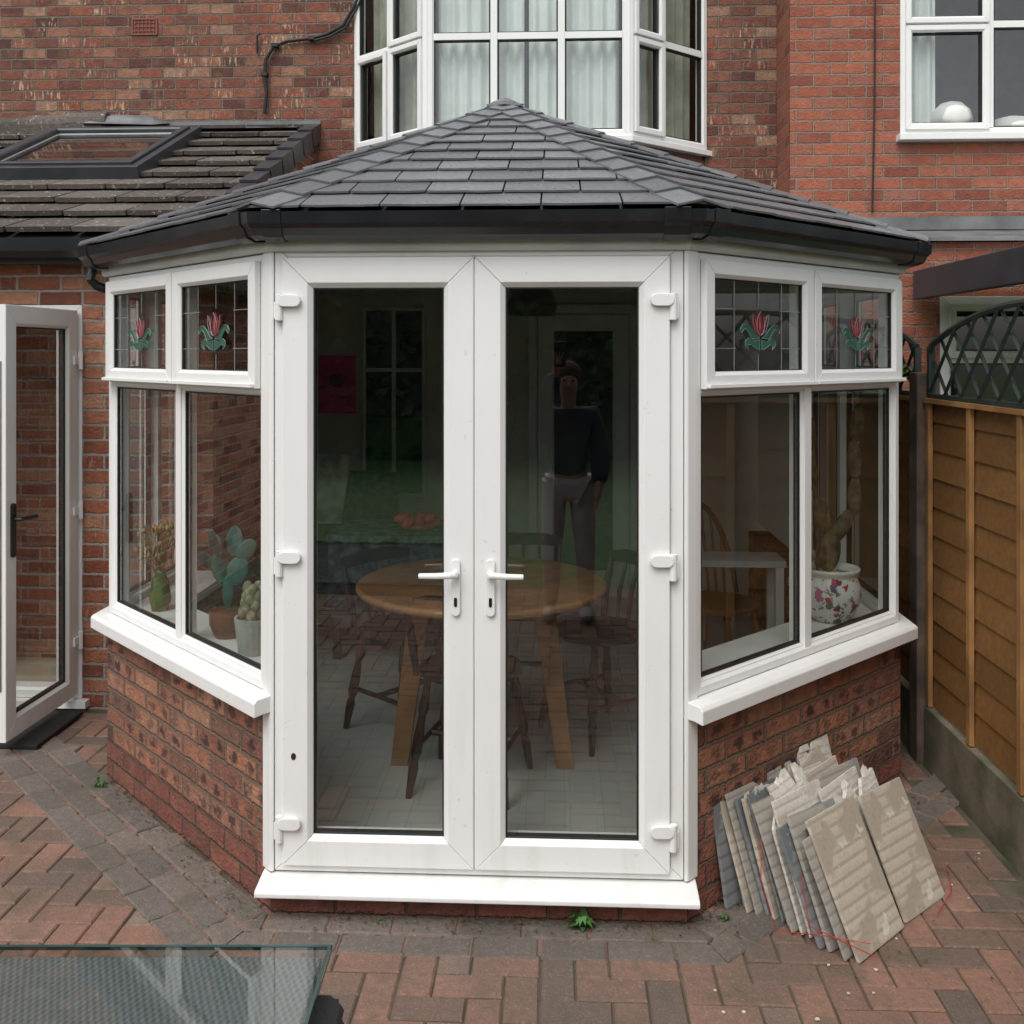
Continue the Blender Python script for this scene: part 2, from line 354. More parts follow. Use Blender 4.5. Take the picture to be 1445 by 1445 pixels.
def window_facet(M,S0,S1,tulips,mid):
    w=MB(M)
    w.frame(S0,S1,.692,2.105,.038,-.07,.0)
    w.prismN([(mid-.022,.72),(mid+.022,.72),(mid+.022,2.07),(mid-.022,2.07)],-.068,-.003)
    w.box(S0+.03,mid-.0225,-.066,-.002,1.655,1.695); w.box(mid+.0225,S1-.03,-.066,-.002,1.655,1.695)
    win=w.build('window',mUP,cons,bevel=.0015)
    for a,b in ((S0+.025,mid-.004),(mid+.004,S1-.025)):
        s=MB(M); s.frame(a,b,1.668,2.083,.056,.001,.024)
        s.box(a,b,.0245,.040,1.672,1.684)
        s.build('sash',mUP,win,bevel=.0015)
        MB(M).frame(a+.054,b-.054,1.722,2.029,.005,-.004,.008,.001).build('gasket',mGask,win)
        MB(M).add([(a+.05,-.001,1.71),(b-.05,-.001,1.71),(b-.05,-.001,2.04),(a+.05,-.001,2.04)],[(0,1,2,3)]).build('pane',mGlassD,win)
        c=(a+b)/2; zc=1.865; K=1.5
        if tulips:
            M2=M@Matrix.Translation((0,-.003,0))
            l=MB(M2)
            for zz in (1.80,1.93):
                l.box(a+.056,c-.13,.004,.006,zz-.0011,zz+.0011); l.box(c+.13,b-.056,.004,.006,zz-.0011,zz+.0011)
            for ss in (c-.14,c+.14): l.box(ss-.0011,ss+.0011,.0045,.0065,1.724,2.027)
            l.box(c-.0011,c+.0011,.004,.006,1.724,zc-.085); l.box(c-.0011,c+.0011,.004,.006,zc+.075,2.027)
            def X(pts): return [(c+(x-c)*K,z) for x,z in pts]
            def outl(pts): l.tube([(x,.0148,z) for x,z in pts+[pts[0]]],.0009,4)
            pet=X([(c,zc-.022),(c+.013,zc-.006),(c+.015,zc+.022),(c+.009,zc+.045),(c,zc+.060),(c-.009,zc+.045),(c-.015,zc+.022),(c-.013,zc-.006)])
            p=MB(M2); p.prismN(pet,.006,.008); outl(pet)
            for q in (-1,1):
                pp=X([(c+q*.004,zc-.02),(c+q*.020,zc-.008),(c+q*.029,zc+.020),(c+q*.031,zc+.052),(c+q*.023,zc+.042),(c+q*.017,zc+.02),(c+q*.014,zc+.0)])
                p.prismN(pp,.0085,.010); outl(pp)
            p.build('tulip_petals',mRed,win)
            MB(M2).prismN(X([(c,zc-.01),(c+.004,zc+.01),(c,zc+.045),(c-.004,zc+.01)]),.0105,.0115).build('tulip_heart',mPinkG,win)
            p=MB(M2)
            for q in (-1,1):
                p1=X([(c+q*.004,zc-.03),(c+q*.018,zc-.022),(c+q*.034,zc+.000),(c+q*.052,zc+.016),(c+q*.070,zc+.014),(c+q*.079,zc-.002),(c+q*.074,zc-.014),(c+q*.067,zc-.004),(c+q*.058,zc+.001),(c+q*.048,zc-.010),(c+q*.034,zc-.034)])
                p2=X([(c+q*.004,zc-.037),(c+q*.026,zc-.042),(c+q*.046,zc-.030),(c+q*.060,zc-.040),(c+q*.060,zc-.056),(c+q*.046,zc-.070),(c+q*.050,zc-.054),(c+q*.038,zc-.052),(c+q*.018,zc-.066),(c+q*.004,zc-.07)])
                p.prismN(p1,.0105,.012); p.prismN(p2,.0125,.014); outl(p1); outl(p2)
            p.prismN([(c-.003,zc-.08),(c+.003,zc-.08),(c+.004,zc-.022),(c-.004,zc-.022)],.006,.008)
            p.build('tulip_leaves',mGreen,win)
            l.build('lead_lines',mLeadL,win)
    for a,b in ((S0+.036,mid-.02),(mid+.02,S1-.036)):
        MB(M).frame(a,b,.728,1.657,.014,-.04,-.010,.010).build('glazing_bead',mUP,win)
        MB(M).frame(a+.013,b-.013,.741,1.644,.006,-.04,-.016,.001).build('gasket',mGask,win)
        MB(M).add([(a+.005,-.022,.735),(b-.005,-.022,.735),(b-.005,-.022,1.652),(a+.005,-.022,1.652)],[(0,1,2,3)]).build('pane',mGlass,win)
for sg in (-1,1):
    window_facet(fmat((sg*.66,0,0),(sg*.70711,.70711),(sg*.70711,-.70711)),.045,1.388,True,.71)
window_facet(fmat((-1.65,.99,0),(0,1),(-1,0)),.02,.76,False,.39)
window_facet(fmat((1.65,.99,0),(0,1),(1,0)),.02,1.30,False,.66)
MB().box(1.55,1.65,2.30,3.42,.69,2.10).build('side_panel',mUP,cons)

# French doors
MF=fmat((0,0,0),(1,0),(0,-1))
mb=MB(MF); mb.frame(-.65,.65,.128,2.132,.05,-.07,.0)
df=mb.build('door_frame',mUP,cons,bevel=.0015)
mb=MB(MF); mb.add([(-.585+.012*math.cos(a*.5236),.0006,.50+.016*math.sin(a*.5236)) for a in range(12)]+[(-.585+.008*math.cos(a*.5236),.0175,.50+.011*math.sin(a*.5236)) for a in range(12)],
   [(i,(i+1)%12,12+(i+1)%12,12+i) for i in range(12)]+[tuple(range(12,24))])
mb.build('screw_hole',mDkW,df)
def capsule(mb,x0,x1,z0,z1,n0,n1,seg=6):
    r=(z1-z0)/2; zc=(z0+z1)/2; pts=[]
    if x1-x0>=z1-z0:
        for k in range(seg+1): a=-math.pi/2+math.pi*k/seg; pts.append((x1-r+r*math.cos(a),zc+r*math.sin(a)))
        for k in range(seg+1): a=math.pi/2+math.pi*k/seg; pts.append((x0+r+r*math.cos(a),zc+r*math.sin(a)))
    else:
        r=(x1-x0)/2; xc=(x0+x1)/2
        for k in range(seg+1): a=math.pi*k/seg; pts.append((xc+r*math.cos(a),z1-r+r*math.sin(a)))
        for k in range(seg+1): a=math.pi+math.pi*k/seg; pts.append((xc+r*math.cos(a),z0+r+r*math.sin(a)))
    mb.prismN(pts,n0,n1)
for sg,a,b in ((-1,-.621,-.010),(1,-.006,.606)):
    dm=MB(MF); dm.frame(a,b,.152,2.088,.096,-.055,.016,.016)
    door=dm.build('door',mUP,cons,bevel=.0015)
    MB(MF).frame(a+.094,b-.094,.246,1.994,.007,-.03,-.002,.001).build('gasket',mGask,door)
    MB(MF).add([(a+.09,-.008,.24),(b-.09,-.008,.24),(b-.09,-.008,2.0),(a+.09,-.008,2.0)],[(0,1,2,3)]).build('pane',mGlass,door)
    hx=-.066 if sg<0 else .044
    h=MB(MF); capsule(h,hx-.014,hx+.014,.955,1.135,.016,.028)
    h.tube([(hx,.026,1.09),(hx,.055,1.09)],.011,10)
    e=hx-.112 if sg<0 else hx+.105
    h.tube([(hx,.055,1.09),(hx+(e-hx)*.12,.062,1.091),(hx+(e-hx)*.5,.063,1.089),(e,.06,1.088)],[.011,.011,.010,.009],10)
    h.build('handle',mUP,door,bevel=.002)
    k=MB(MF); capsule(k,hx-.005,hx+.005,.985,1.015,.0285,.030); k.build('keyhole',mBlk,door)
    for hz in (1.935,1.12,.275):
        h=MB(MF); o=a if sg<0 else b; s_=1 if sg<0 else -1
        x0,x1=sorted((o-s_*.012,o+s_*.062))
        capsule(h,x0,x1,hz-.004,hz+.034,.0165,.034)
        h.tube([(o-s_*.010,.018,hz-.048),(o-s_*.010,.018,hz+.036)],.0125,12)
        x0,x1=sorted((o-s_*.028,o-s_*.002)); h.box(x0,x1,.001,.016,hz-.042,hz+.012)
        h.build('hinge',mUP,door,bevel=.002)
MB(MF).box(-.0125,-.0035,.0005,.010,.16,2.08).build('weather_strip',mUPd,cons)
sweep(MB(),[(-.06,2.108),(-.06,2.2),(.022,2.2),(.022,2.118),(.016,2.108)],lambda d:octa(d,1.76,3.4)).build('fascia',mUPd,cons)
gp=[(.026,2.142),(.06,2.138),(.085,2.150),(.094,2.172),(.108,2.186),(.112,2.222),(.105,2.222),(.10,2.19),(.088,2.178),(.078,2.158),(.034,2.15),(.034,2.216),(.026,2.216)]
gut=sweep(MB(),gp,lambda d:octa(d,1.70,3.35)).build('gutter',mBlk,cons)
def gseg(o,sd,nd,s0,s1,grow):
    c=(.068,2.18); pr=[(c[0]+(d-c[0])*grow,c[1]+(z-c[1])*grow) for d,z in [(.024,2.14),(.06,2.136),(.087,2.148),(.096,2.172),(.11,2.184),(.115,2.224),(.024,2.224)]]
    return MB(fmat(o,sd,nd)).prismS(pr,s0,s1)
for x0,x1 in ((-.66,-.60),(.58,.66)):
    gseg((0,0,0),(1,0),(0,-1),x0,x1,1.08).build('gutter_bracket',mBlk,gut,bevel=.002)
for sg in (-1,1):
    for x0,x1 in ((.0,.07),(1.33,1.38)):
        gseg((sg*.66,0,0),(sg*.70711,.70711),(sg*.70711,-.70711),x0,x1,1.08).build('gutter_bracket',mBlk,gut,bevel=.002)
mb=MB(); mb.tube([(-1.74,1.05,2.15),(-1.75,1.04,2.10),(-1.73,1.06,2.075),(-1.69,1.08,2.06)],.02,10); mb.build('gutter_outlet',mBlk,gut)
# roof
EZ=2.230; ED=.088; AP=Vector((0,1.65,2.975))
e=[Vector((x,y,EZ)) for x,y in octa(ED,3.8,3.42)]
def hipn(c,inside):
    d=(AP-c); n=Vector((d.y,-d.x,0)).normalized()
    if (inside-AP).dot(n)>0: n=-n
    return (AP.copy(),n)
def slope(e0,e1,apexp,clips,U0,U1,V1,m=mSlate,ex=.165,wd=.25,th=.007,lift=.015,name='slate_slope',parent=cons,g=.0028,jit=.004):
    Ud=(e1-e0).normalized(); 
    up=apexp-e0; Vd=(up-Ud*up.dot(Ud)).normalized(); N=Ud.cross(Vd)
    if N.z<0: N=-N
    Mx=Matrix(((Ud.x,Vd.x,N.x,e0.x),(Ud.y,Vd.y,N.y,e0.y),(Ud.z,Vd.z,N.z,e0.z),(0,0,0,1)))
    mb=MB(Mx); rows=int(V1/ex)+1
    for j in range(rows):
        v0=j*ex; v1=v0+ex+.035; x=U0-(wd*.5 if j%2 else 0)-wd
        while x<U1:
            w=wd; l=lift+random.uniform(-.002,.002); dv=random.uniform(-jit,jit); lt=.002
            a,b=x+g,x+w-g; mids=[random.uniform(-.0035,.0035) for _ in range(3)]
            us=[a,a+(b-a)*.25,a+(b-a)*.5,a+(b-a)*.75,b]; dvs=[dv+.004]+[dv+q for q in mids]+[dv+.004]
            vs=[(u_,v0+d_,l-th) for u_,d_ in zip(us,dvs)]+[(b,v1,lt-th),(a,v1,lt-th)]
            vs+=[(x_,y_,z_+th) for x_,y_,z_ in vs]
            n=7
            mb.add(vs,[tuple(range(n))[::-1],tuple(range(n,2*n))]+[(i,(i+1)%n,n+(i+1)%n,n+i) for i in range(n)],random.random())
            x+=w
    return mb.build(name,m,parent,clips=clips,bevel=0)
ce=lambda a,b:(a+b+AP)/3
slope(e[2],e[3],AP,[hipn(e[2],ce(e[2],e[3])),hipn(e[3],ce(e[2],e[3]))],-.1,1.6,1.95)
slope(e[3],e[4],AP,[hipn(e[3],ce(e[3],e[4])),hipn(e[4],ce(e[3],e[4]))],-.1,1.8,1.95)
slope(e[1],e[2],AP,[hipn(e[1],ce(e[1],e[2])),hipn(e[2],ce(e[1],e[2]))],-.1,1.8,1.95)
slope(e[4],e[5],AP+Vector((0,1,0)),[hipn(e[4],Vector((1,2.5,0))),(Vector((0,0,0)),Vector((-1,0,0))),(Vector((0,3.42,0)),Vector((0,1,0)))],-.1,3,1.95)
slope(e[1],e[0],AP+Vector((0,1,0)),[hipn(e[1],Vector((-1,2.5,0))),(Vector((0,0,0)),Vector((1,0,0))),(Vector((0,3.82,0)),Vector((0,1,0)))],-.1,3.2,1.95)
dk=MB(); RB=Vector((0,3.82,AP.z)); z_=Vector((0,0,-.012))
dk.add([p+z_ for p in (e[0],e[1],e[2],e[3],e[4],e[5],Vector((1.74,3.82,EZ)),AP,RB)],[(1,2,7),(2,3,7),(3,4,7),(4,5,6,8,7),(0,1,7,8)])
dk.build('roof_light_block',mBlk,cons,recalc=False)  # unseen sheet under the slates, added to block light
def cap(mb,c0,h,N1,N2,w,L,exx):
    n=int(L/exx); upv=(N1+N2).normalized()
    w1=h.cross(N1).normalized(); w2=h.cross(N2).normalized()
    if w1.dot(N2)>0: w1=-w1
    if w2.dot(N1)>0: w2=-w2
    if w1.z>0: w1=-w1
    if w2.z>0: w2=-w2
    for j in range(n+1):
        a=j*exx; b=min(a+exx+.03,L+.02); t=random.random()
        for wv,N in ((w1,N1),(w2,N2)):
            p=[c0+h*a+upv*.027,c0+h*(a-.012)+wv*w+N*.022,c0+h*b+wv*w+N*.012,c0+h*b+upv*.017]
            q=[x-upv*.007 for x in p]
            mb.add(p+q,[(0,1,2,3),(7,6,5,4),(0,4,5,1),(1,5,6,2),(2,6,7,3),(3,7,4,0)],t)
def nrm(a,b,c):
    n=(b-a).cross(c-a).normalized(); return n if n.z>0 else -n
fn=[nrm(e[0],e[1],AP),nrm(e[1],e[2],AP),nrm(e[2],e[3],AP),nrm(e[3],e[4],AP),nrm(e[4],e[5],AP)]
for i in range(4):
    c0=e[i+1]; h=(AP-c0); L=h.length; h.normalize()
    mb=MB(); cap(mb,c0,h,fn[i],fn[i+1],.088,L,.165); mb.build('hip_cap',mSlate,cons)
mb=MB(); cap(mb,AP,Vector((0,1,0)),fn[0],fn[4],.09,2.15,.2); 
mb.lathe([(.0,.036),(.02,.033),(.08,.004),(.11,-.02)],(0,1.64,AP.z),8); mb.build('ridge_cap',mSlate,cons)
# interior shell
op=[(x,y) for x,y in octa(-.072,3.78,3.4)]
MB().add([(x,y,2.19) for x,y in op],[(0,1,2,3,4,5)]).build('ceiling',mWhiteP,cons,recalc=False)
gF=G('laminate_floor'); uv=gF.uv(); bt=gF.new('ShaderNodeTexBrick',{'Vector':gF.new('ShaderNodeMapping',{'Vector':uv,'Rotation':(0,0,R(90))}).outputs[0],'Color1':(.42,.42,.395,1),'Color2':(.48,.48,.455,1),'Mortar':(.35,.35,.33,1),'Scale':1.0,'Mortar Size':.002,'Brick Width':1.0,'Row Height':.14})
mFloor=gF.done(gF.mix(gF.rng(gF.noise(5,5),.4,.7,0,.25),bt.outputs[0],(.28,.28,.26)),.35)
fl=MB(); fl.prism([(x,y) for x,y in octa(-.01,3.78,3.78)],.10,.122); fl.build('interior_floor',mFloor,cons)
mb=MB(); mb.box(-1.62,1.75,3.74,3.80,.12,2.3); mb.box(-1.58,-1.54,1.78,3.74,.12,2.2); mb.build('interior_wall',mCream,cons)

# ------------------------------------------------------------------ house
house=thing('house','brick house behind the conservatory with upstairs bay window and tiled lean-to','house',(-.5,3.83,0))
mb=MB(); mb.box(-7,-1.17,3.83,4.05,0,5.6); mb.box(1.27,1.76,3.83,4.05,0,5.6); mb.box(-1.17,1.27,3.83,4.05,0,3.12); mb.box(-1.17,1.27,3.83,4.05,4.95,5.6)
mb.build('wall',mBrMain,house)
def at(px,py,Y):
    u=(px-722.5)/FP; v=(500-py)/FP
    t=(Y-CAM.y)/(CT+ST*u); return Vector((CAM.x+t*(u*CT-ST),Y,CAM.z+t*v))
a=at(185,50,3.82); b=at(222,25,3.82)
ab=MB(fmat((0,3.83,0),(1,0),(0,-1))); ab.frame(a.x,b.x,a.z,b.z,.014,-.01,.010,.002); ab.box(a.x+.014,b.x-.014,-.01,.002,a.z+.014,b.z-.014)
for i in range(1,7): ab.box(a.x+i*(b.x-a.x)/7-.003,a.x+i*(b.x-a.x)/7+.003,.002,.009,a.z+.014,b.z-.014)
for j in range(1,4): ab.box(a.x+.014,b.x-.014,.0025,.0085,a.z+j*(b.z-a.z)/4-.003,a.z+j*(b.z-a.z)/4+.003)
ab.build('air_brick',flat('terracotta_vent',(.22,.065,.045),.7),house)
def hwindow(M,W,z0,z1,cols,tz,parent,vents=(),fw=.05,name='window',sill=None):
    w=MB(M); w.frame(0,W,z0,z1,fw,-.05,.015)
    for c in cols: w.box(c-.022,c+.022,-.048,.012,z0+fw-.002,z1-fw+.002)
    ed=[fw-.003]+[x for c in cols for x in (c-.0225,c+.0225)]+[W-fw+.003]
    for i in range(0,len(ed),2): w.box(ed[i],ed[i+1],-.046,.010,tz-.022,tz+.022)
    o=w.build(name,mUP,parent,bevel=.002)
    for i in range(0,len(ed),2):
        a,b=ed[i],ed[i+1]
        for k,(q0,q1) in enumerate(((z0+fw-.003,tz-.02),(tz+.02,z1-fw+.003))):
            if (i//2,k) in vents:
                s=MB(M); s.frame(a-.012,b+.012,q0-.012,q1+.012,.042,.0155,.034); s.build('sash',mUP,o,bevel=.0015)
                ins=.028
            else: ins=0
            MB(M).frame(a+ins,b-ins,q0+ins,q1-ins,.010,-.03,.003,.002).build('gasket',mGask,o)
            MB(M).add([(a,-.012,q0),(b,-.012,q0),(b,-.012,q1),(a,-.012,q1)],[(0,1,2,3)]).build('pane',mGlassD,o)
    return o
def facetM(p0,p1):
    d=Vector((p1[0]-p0[0],p1[1]-p0[1],0)); L=d.length; d.normalize()
    return fmat((p0[0],p0[1],0),(d.x,d.y),(d.y,-d.x)),L
for p0,p1,cols,vents in (((-1.17,3.83),(-.6,3.33),[.5],[(1,1),(1,0),(0,0)]),((-.6,3.33),(.71,3.33),[.39,.86],[]),((.71,3.33),(1.27,3.83),[.42],[(0,1),(0,0)])):
    Mx,L=facetM(p0,p1)
    cols=[c*L if c<.6 and len(cols)==1 else c for c in cols]
    if len(cols)==2: cols=[L*.333+.0,L*.667]
    hwindow(Mx,L,3.19,4.9,cols,3.845,house,vents,.045,'bay_window')
for x,y in ((-.6,3.33),(.71,3.33)):
    MB().lathe([(.038,3.17),(.038,4.92)],(x,y+.02,0),8).build('bay_post',mUP,house)
mb=MB(); mb.prism([(-1.22,3.829),(-.62,3.29),(.73,3.29),(1.32,3.829)],3.15,3.188); mb.build('bay_sill',mUP,house,bevel=.004)
MB().prism([(-1.15,3.829),(-.59,3.35),(.70,3.35),(1.25,3.829)],2.6,3.149).build('bay_apron',mBrMain,house)
MB().prism([(-1.3,3.829),(-.66,3.25),(.77,3.25),(1.4,3.829)],4.92,5.1).build('bay_roof',mUPd,house)
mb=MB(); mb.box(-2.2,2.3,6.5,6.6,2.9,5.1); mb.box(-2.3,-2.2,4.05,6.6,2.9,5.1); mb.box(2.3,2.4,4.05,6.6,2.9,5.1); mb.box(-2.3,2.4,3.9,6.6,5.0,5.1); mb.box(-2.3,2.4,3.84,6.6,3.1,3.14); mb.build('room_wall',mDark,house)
def curtain(p0,p1,z0,z1,m,label,amp=.022,wl=.085):
    p0=Vector((p0[0],p0[1],0)); p1=Vector((p1[0],p1[1],0)); d=p1-p0; L=d.length; d.normalize(); n=Vector((-d.y,d.x,0))
    N=max(8,int(L/.012)); vs=[];ph=random.random()*6
    for k,z in enumerate((z0,(z0+z1)/2,z1)):
        for i in range(N+1):
            x=i*L/N; w=amp*math.sin(x/wl*6.283+ph+.8*math.sin(x*9))*(1+.25*k)
            q=p0+d*x+n*w; vs.append((q.x,q.y,z))
    fs=[(k*(N+1)+i,k*(N+1)+i+1,(k+1)*(N+1)+i+1,(k+1)*(N+1)+i) for k in range(2) for i in range(N)]
    o=MB().add(vs,fs).build('curtain',m,None,smooth=True,recalc=False); tag(o,label,'curtain'); return o
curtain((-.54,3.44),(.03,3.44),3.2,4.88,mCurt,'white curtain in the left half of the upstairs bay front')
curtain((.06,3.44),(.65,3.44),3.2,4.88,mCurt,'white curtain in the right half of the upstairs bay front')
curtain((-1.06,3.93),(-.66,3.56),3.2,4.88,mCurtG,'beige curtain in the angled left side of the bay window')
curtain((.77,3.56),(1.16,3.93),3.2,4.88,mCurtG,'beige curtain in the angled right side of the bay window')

# left extension (lean-to)
mb=MB()
mb.box(-2.14,-1.47,1.77,2.0,-.02,2.30); mb.box(-7,-2.95,1.77,2.0,-.02,2.30); mb.box(-2.95,-2.14,1.77,2.0,2.03,2.30)
mb.add([(-1.47,2.0,0),(-1.47,3.83,0),(-1.47,3.83,3.30),(-1.47,2.0,2.46),(-1.62,2.0,0),(-1.62,3.83,0),(-1.62,3.83,3.30),(-1.62,2.0,2.46)],[(0,1,2,3),(7,6,5,4),(0,3,7,4),(3,2,6,7),(2,1,5,6)])
mb.add([(-1.47,1.77,2.30),(-1.47,2.0,2.30),(-1.47,2.0,2.46),(-1.47,1.77,2.36),(-1.62,1.77,2.30),(-1.62,2.0,2.30),(-1.62,2.0,2.46),(-1.62,1.77,2.36)],[(0,1,2,3),(7,6,5,4),(0,3,7,4),(3,2,6,7)])
mb.build('extension_wall',mBrExt,house)
S0=Vector((-7,1.62,2.36)); S1=Vector((-1.44,1.62,2.36)); TP=Vector((-7,3.83,3.36))
slope(S0,S1,TP,[(Vector((-1.44,0,0)),Vector((1,0,0))),(Vector((-4.4,0,0)),Vector((-1,0,0))),(Vector((0,3.82,0)),Vector((0,1,0)))],2.2,5.8,2.5,mTile,.27,.335,.026,.045,'roof_slope',house,g=.006,jit=.012)
mb=MB(); mb.add([(-7,1.62,2.34),(-1.46,1.62,2.34),(-1.46,3.82,3.335),(-7,3.82,3.335)],[(0,1,2,3)]); mb.build('roof_felt',mDark,house,recalc=False)
Vd=Vector((0,2.21,1.0)).normalized(); Nd=Vector((0,-1.0,2.21)).normalized()
mv=MB()
for j in range(9):
    a=j*.27; c=Vector((-1.44,1.62,2.36))+Vd*a
    p=[c+Vector((-.08,0,0))+Nd*.062,c+Vector((.02,0,0))+Nd*.062,c+Vector((.02,0,0))-Nd*.06,c+Vector((.0,0,0))-Nd*.06,c+Vector((0,0,0))+Nd*.048,c+Vector((-.08,0,0))+Nd*.048]
    q=[x+Vd*.29-Nd*.018 for x in p]
    mv.add(p+q,[tuple(range(6))[::-1],tuple(range(6,12))]+[(i,(i+1)%6,6+(i+1)%6,6+i) for i in range(6)],random.random())
mv.build('verge_cap',mGrey,house)
mf=MB(); mf.add([(-4.4,3.822,3.43),(-1.42,3.822,3.43),(-1.42,3.822,3.36),(-1.42,3.66,3.345),(-4.4,3.66,3.345),(-4.4,3.822,3.36)],[(0,1,2,5),(5,2,3,4)]); mf.build('flashing',mLead,house,recalc=False)
ms=MB()
for i in range(4):
    x0=-4.0+i*.27
    z0=3.345+i*.016
    ms.tube([(x0,3.74,z0),(x0+.285,3.745,z0+.012)],[.085,.078],14,random.random())
ms.box(-4.1,-2.92,3.66,3.82,3.30,3.385,.3)
ms.build('ridge_tile',mTile,house)
mb=MB(); mb.add([(-3.05,3.64,3.385),(-2.55,3.64,3.37),(-2.50,3.823,3.42),(-2.62,3.823,3.475),(-2.98,3.823,3.49),(-3.12,3.823,3.44),(-2.9,3.72,3.45),(-2.68,3.73,3.43)],[(0,1,7,6),(1,2,3,7),(6,7,3,4),(0,6,4,5)]); mb.build('lead_saddle',mLead,house,recalc=False)
# roof window
RM=Matrix(((1,0,0,-3.25),(0,Nd.y,Vd.y,2.58),(0,Nd.z,Vd.z,2.36+(2.58-1.62)*.4525),(0,0,0,1)))
rw=MB(RM); rw.frame(0,1.06,0,1.14,.05,0,.085,.004); rwo=rw.build('roof_window',mGrey,house,bevel=.003)
MB(RM).frame(.055,1.005,.055,1.085,.055,.03,.10,.01).build('roof_window_sash',mGrey,rwo,bevel=.002)
MB(RM).frame(.10,.96,.10,1.04,.012,.04,.065,.002).build('glazing_bead',mUPd,rwo)
MB(RM).add([(.1,.06,.1),(.96,.06,.1),(.96,.06,1.04),(.1,.06,1.04)],[(0,1,2,3)]).build('pane',glass('roof_glass',(.7,.7,.68),.22),rwo,recalc=False)
MB(RM).box(.1,.96,-.05,-.03,.1,1.04).build('reflection_sheet',flat('brick_reflection',(.42,.24,.17),.9,var=.3),rwo)  # rust-coloured sheet behind the pane paints in the reflected brick
gx=MB(); pr=[(0,2.29),(-.03,2.25),(-.08,2.25),(-.105,2.28),(-.11,2.34),(-.10,2.34),(-.09,2.29),(-.07,2.265),(-.035,2.265),(-.012,2.30),(-.012,2.34),(0,2.34)]
gx.M=Matrix.Translation((0,1.66,0)); gx.prismS(pr,-7,-1.80); gx.build('extension_gutter',mBlk,house)
MB().box(-7,-1.48,1.665,1.769,2.23,2.30).build('extension_soffit',mGrey,house)
MB().box(-7,-1.63,2.0,3.8,.0,.05).build('extension_floor',flat('pale_floor',(.46,.40,.30),.6),house)
mb=MB(); mb.box(-7,-1.63,2.42,2.52,.05,2.40); mb.build('reflected_brick_wall',mBrExt,house)  # brick wall added inside to imitate brick reflected in the side door
# side door frame and open leaf
dfm=MB(fmat((0,1.77,0),(1,0),(0,-1))); dfm.frame(-2.945,-2.138,.05,2.028,.05,-.09,.006); dfm.box(-2.97,-2.10,-.08,.05,.012,.048); sdf=dfm.build('side_door_frame',mUP,house,bevel=.002)
hp=Vector((-2.150,1.745,0)); fp=Vector((-2.163,1.115,0)); d=(fp-hp); L=d.length; d.normalize()
SM=fmat((hp.x,hp.y,0),(d.x,d.y),(-d.y,d.x))
sd=MB(SM); sd.frame(0,L,.075,2.0,.095,-.06,.0,.014); sdo=sd.build('side_door',mUP,house,bevel=.002)
MB(SM).frame(.093,L-.093,.168,1.907,.008,-.045,-.014,.001).build('gasket',mGask,sdo)
MB(SM).add([(.09,-.02,.165),(L-.09,-.02,.165),(L-.09,-.02,1.91),(.09,-.02,1.91)],[(0,1,2,3)]).build('pane',glass('side_door_glass',(.55,.57,.55),.12),sdo)
mHd=flat('dark_handle',(.04,.04,.04),.3,.6)
h=MB(SM); capsule(h,L-.062,L-.034,.88,1.12,.0,.012); h.tube([(L-.048,.008,1.05),(L-.048,.045,1.05),(L-.06,.05,1.05),(L-.16,.05,1.047)],.010,8); h.build('handle',mHd,sdo)
h=MB(SM); h.box(L+.0005,L+.004,-.045,-.02,.3,1.75); h.build('lock_strip',mBrass,sdo)
for hz in (.35,1.0,1.75):
    h=MB(SM); h.tube([(-.002,.014,hz-.045),(-.002,.014,hz+.045)],.012,10); h.box(.0,.05,.001,.012,hz-.02,hz+.02); h.build('hinge',mUP,sdo)
tag(MB().box(-2.95,-2.08,1.22,1.66,.008,.026).build('doormat',mMat,bevel=.004),'black rubber doormat on the paving under the open side door','doormat')

# right wing and neighbour lean-to
wing=thing('brick_wing','orange-red brick wing of the next house, right of the bay','house',(3,3.44,0))
mb=MB(); mb.box(1.762,2.467,3.44,3.7,-.02,5.6); mb.box(2.467,4.1,3.44,3.7,-.02,3.16); mb.box(4.1,7,3.44,3.7,-.02,5.6); mb.box(2.467,4.1,3.44,3.7,4.7,5.6); mb.box(1.762,2.0,3.7,4.3,-.02,5.6)
mb.build('wall',mBrWing,wing)
WM=fmat((2.467,3.46,0),(1,0),(0,-1))
hwindow(WM,1.633,3.20,4.68,[.575,1.12],3.915,wing,[(0,0),(0,1)],.05,'window')
MB().box(2.44,4.12,3.36,3.50,3.155,3.198).build('window_sill',mUP,wing,bevel=.004)
mb=MB(); mb.box(2.2,4.4,5.4,5.5,3.0,4.9); mb.box(2.1,2.2,3.7,5.5,3.0,4.9); mb.box(4.4,4.5,3.7,5.5,3.0,4.9); mb.box(2.1,4.5,3.7,5.5,4.8,4.9); mb.box(2.1,4.5,3.65,5.5,3.12,3.18); mb.build('room_wall',flat('grey_room',(.42,.44,.45),.9),wing)
curtain((2.52,3.56),(2.74,3.56),3.2,4.68,mCurt,'white curtain at the left of the upper right window')
mb=MB(); mb.lathe([(.0,0),(.12,0),(.135,.05),(.12,.11),(.07,.16),(.0,.18)],(2.84,3.57,3.27),16); tag(mb.build('ornament',mWhiteP,smooth=True),'rounded white ornament on the upper right window ledge','ornament')
mb=MB(); mb.lathe([(.0,0),(.16,0),(.16,.03),(.12,.08),(.05,.10),(.0,.10)],(3.25,3.62,3.25),16); tag(mb.build('bowl',mWhiteP,smooth=True),'white bowl on the window ledge at the right edge','bowl')
lean=MB(); lean.box(2.05,2.56,2.85,3.439,-.02,2.44); lean.box(2.56,4.2,2.85,3.439,-.02,1.0); lean.box(2.56,4.2,2.85,3.439,2.12,2.44); lean.box(4.2,7,2.85,3.439,-.02,2.44)
lean.build('lean_to_wall',mBrWing,wing)
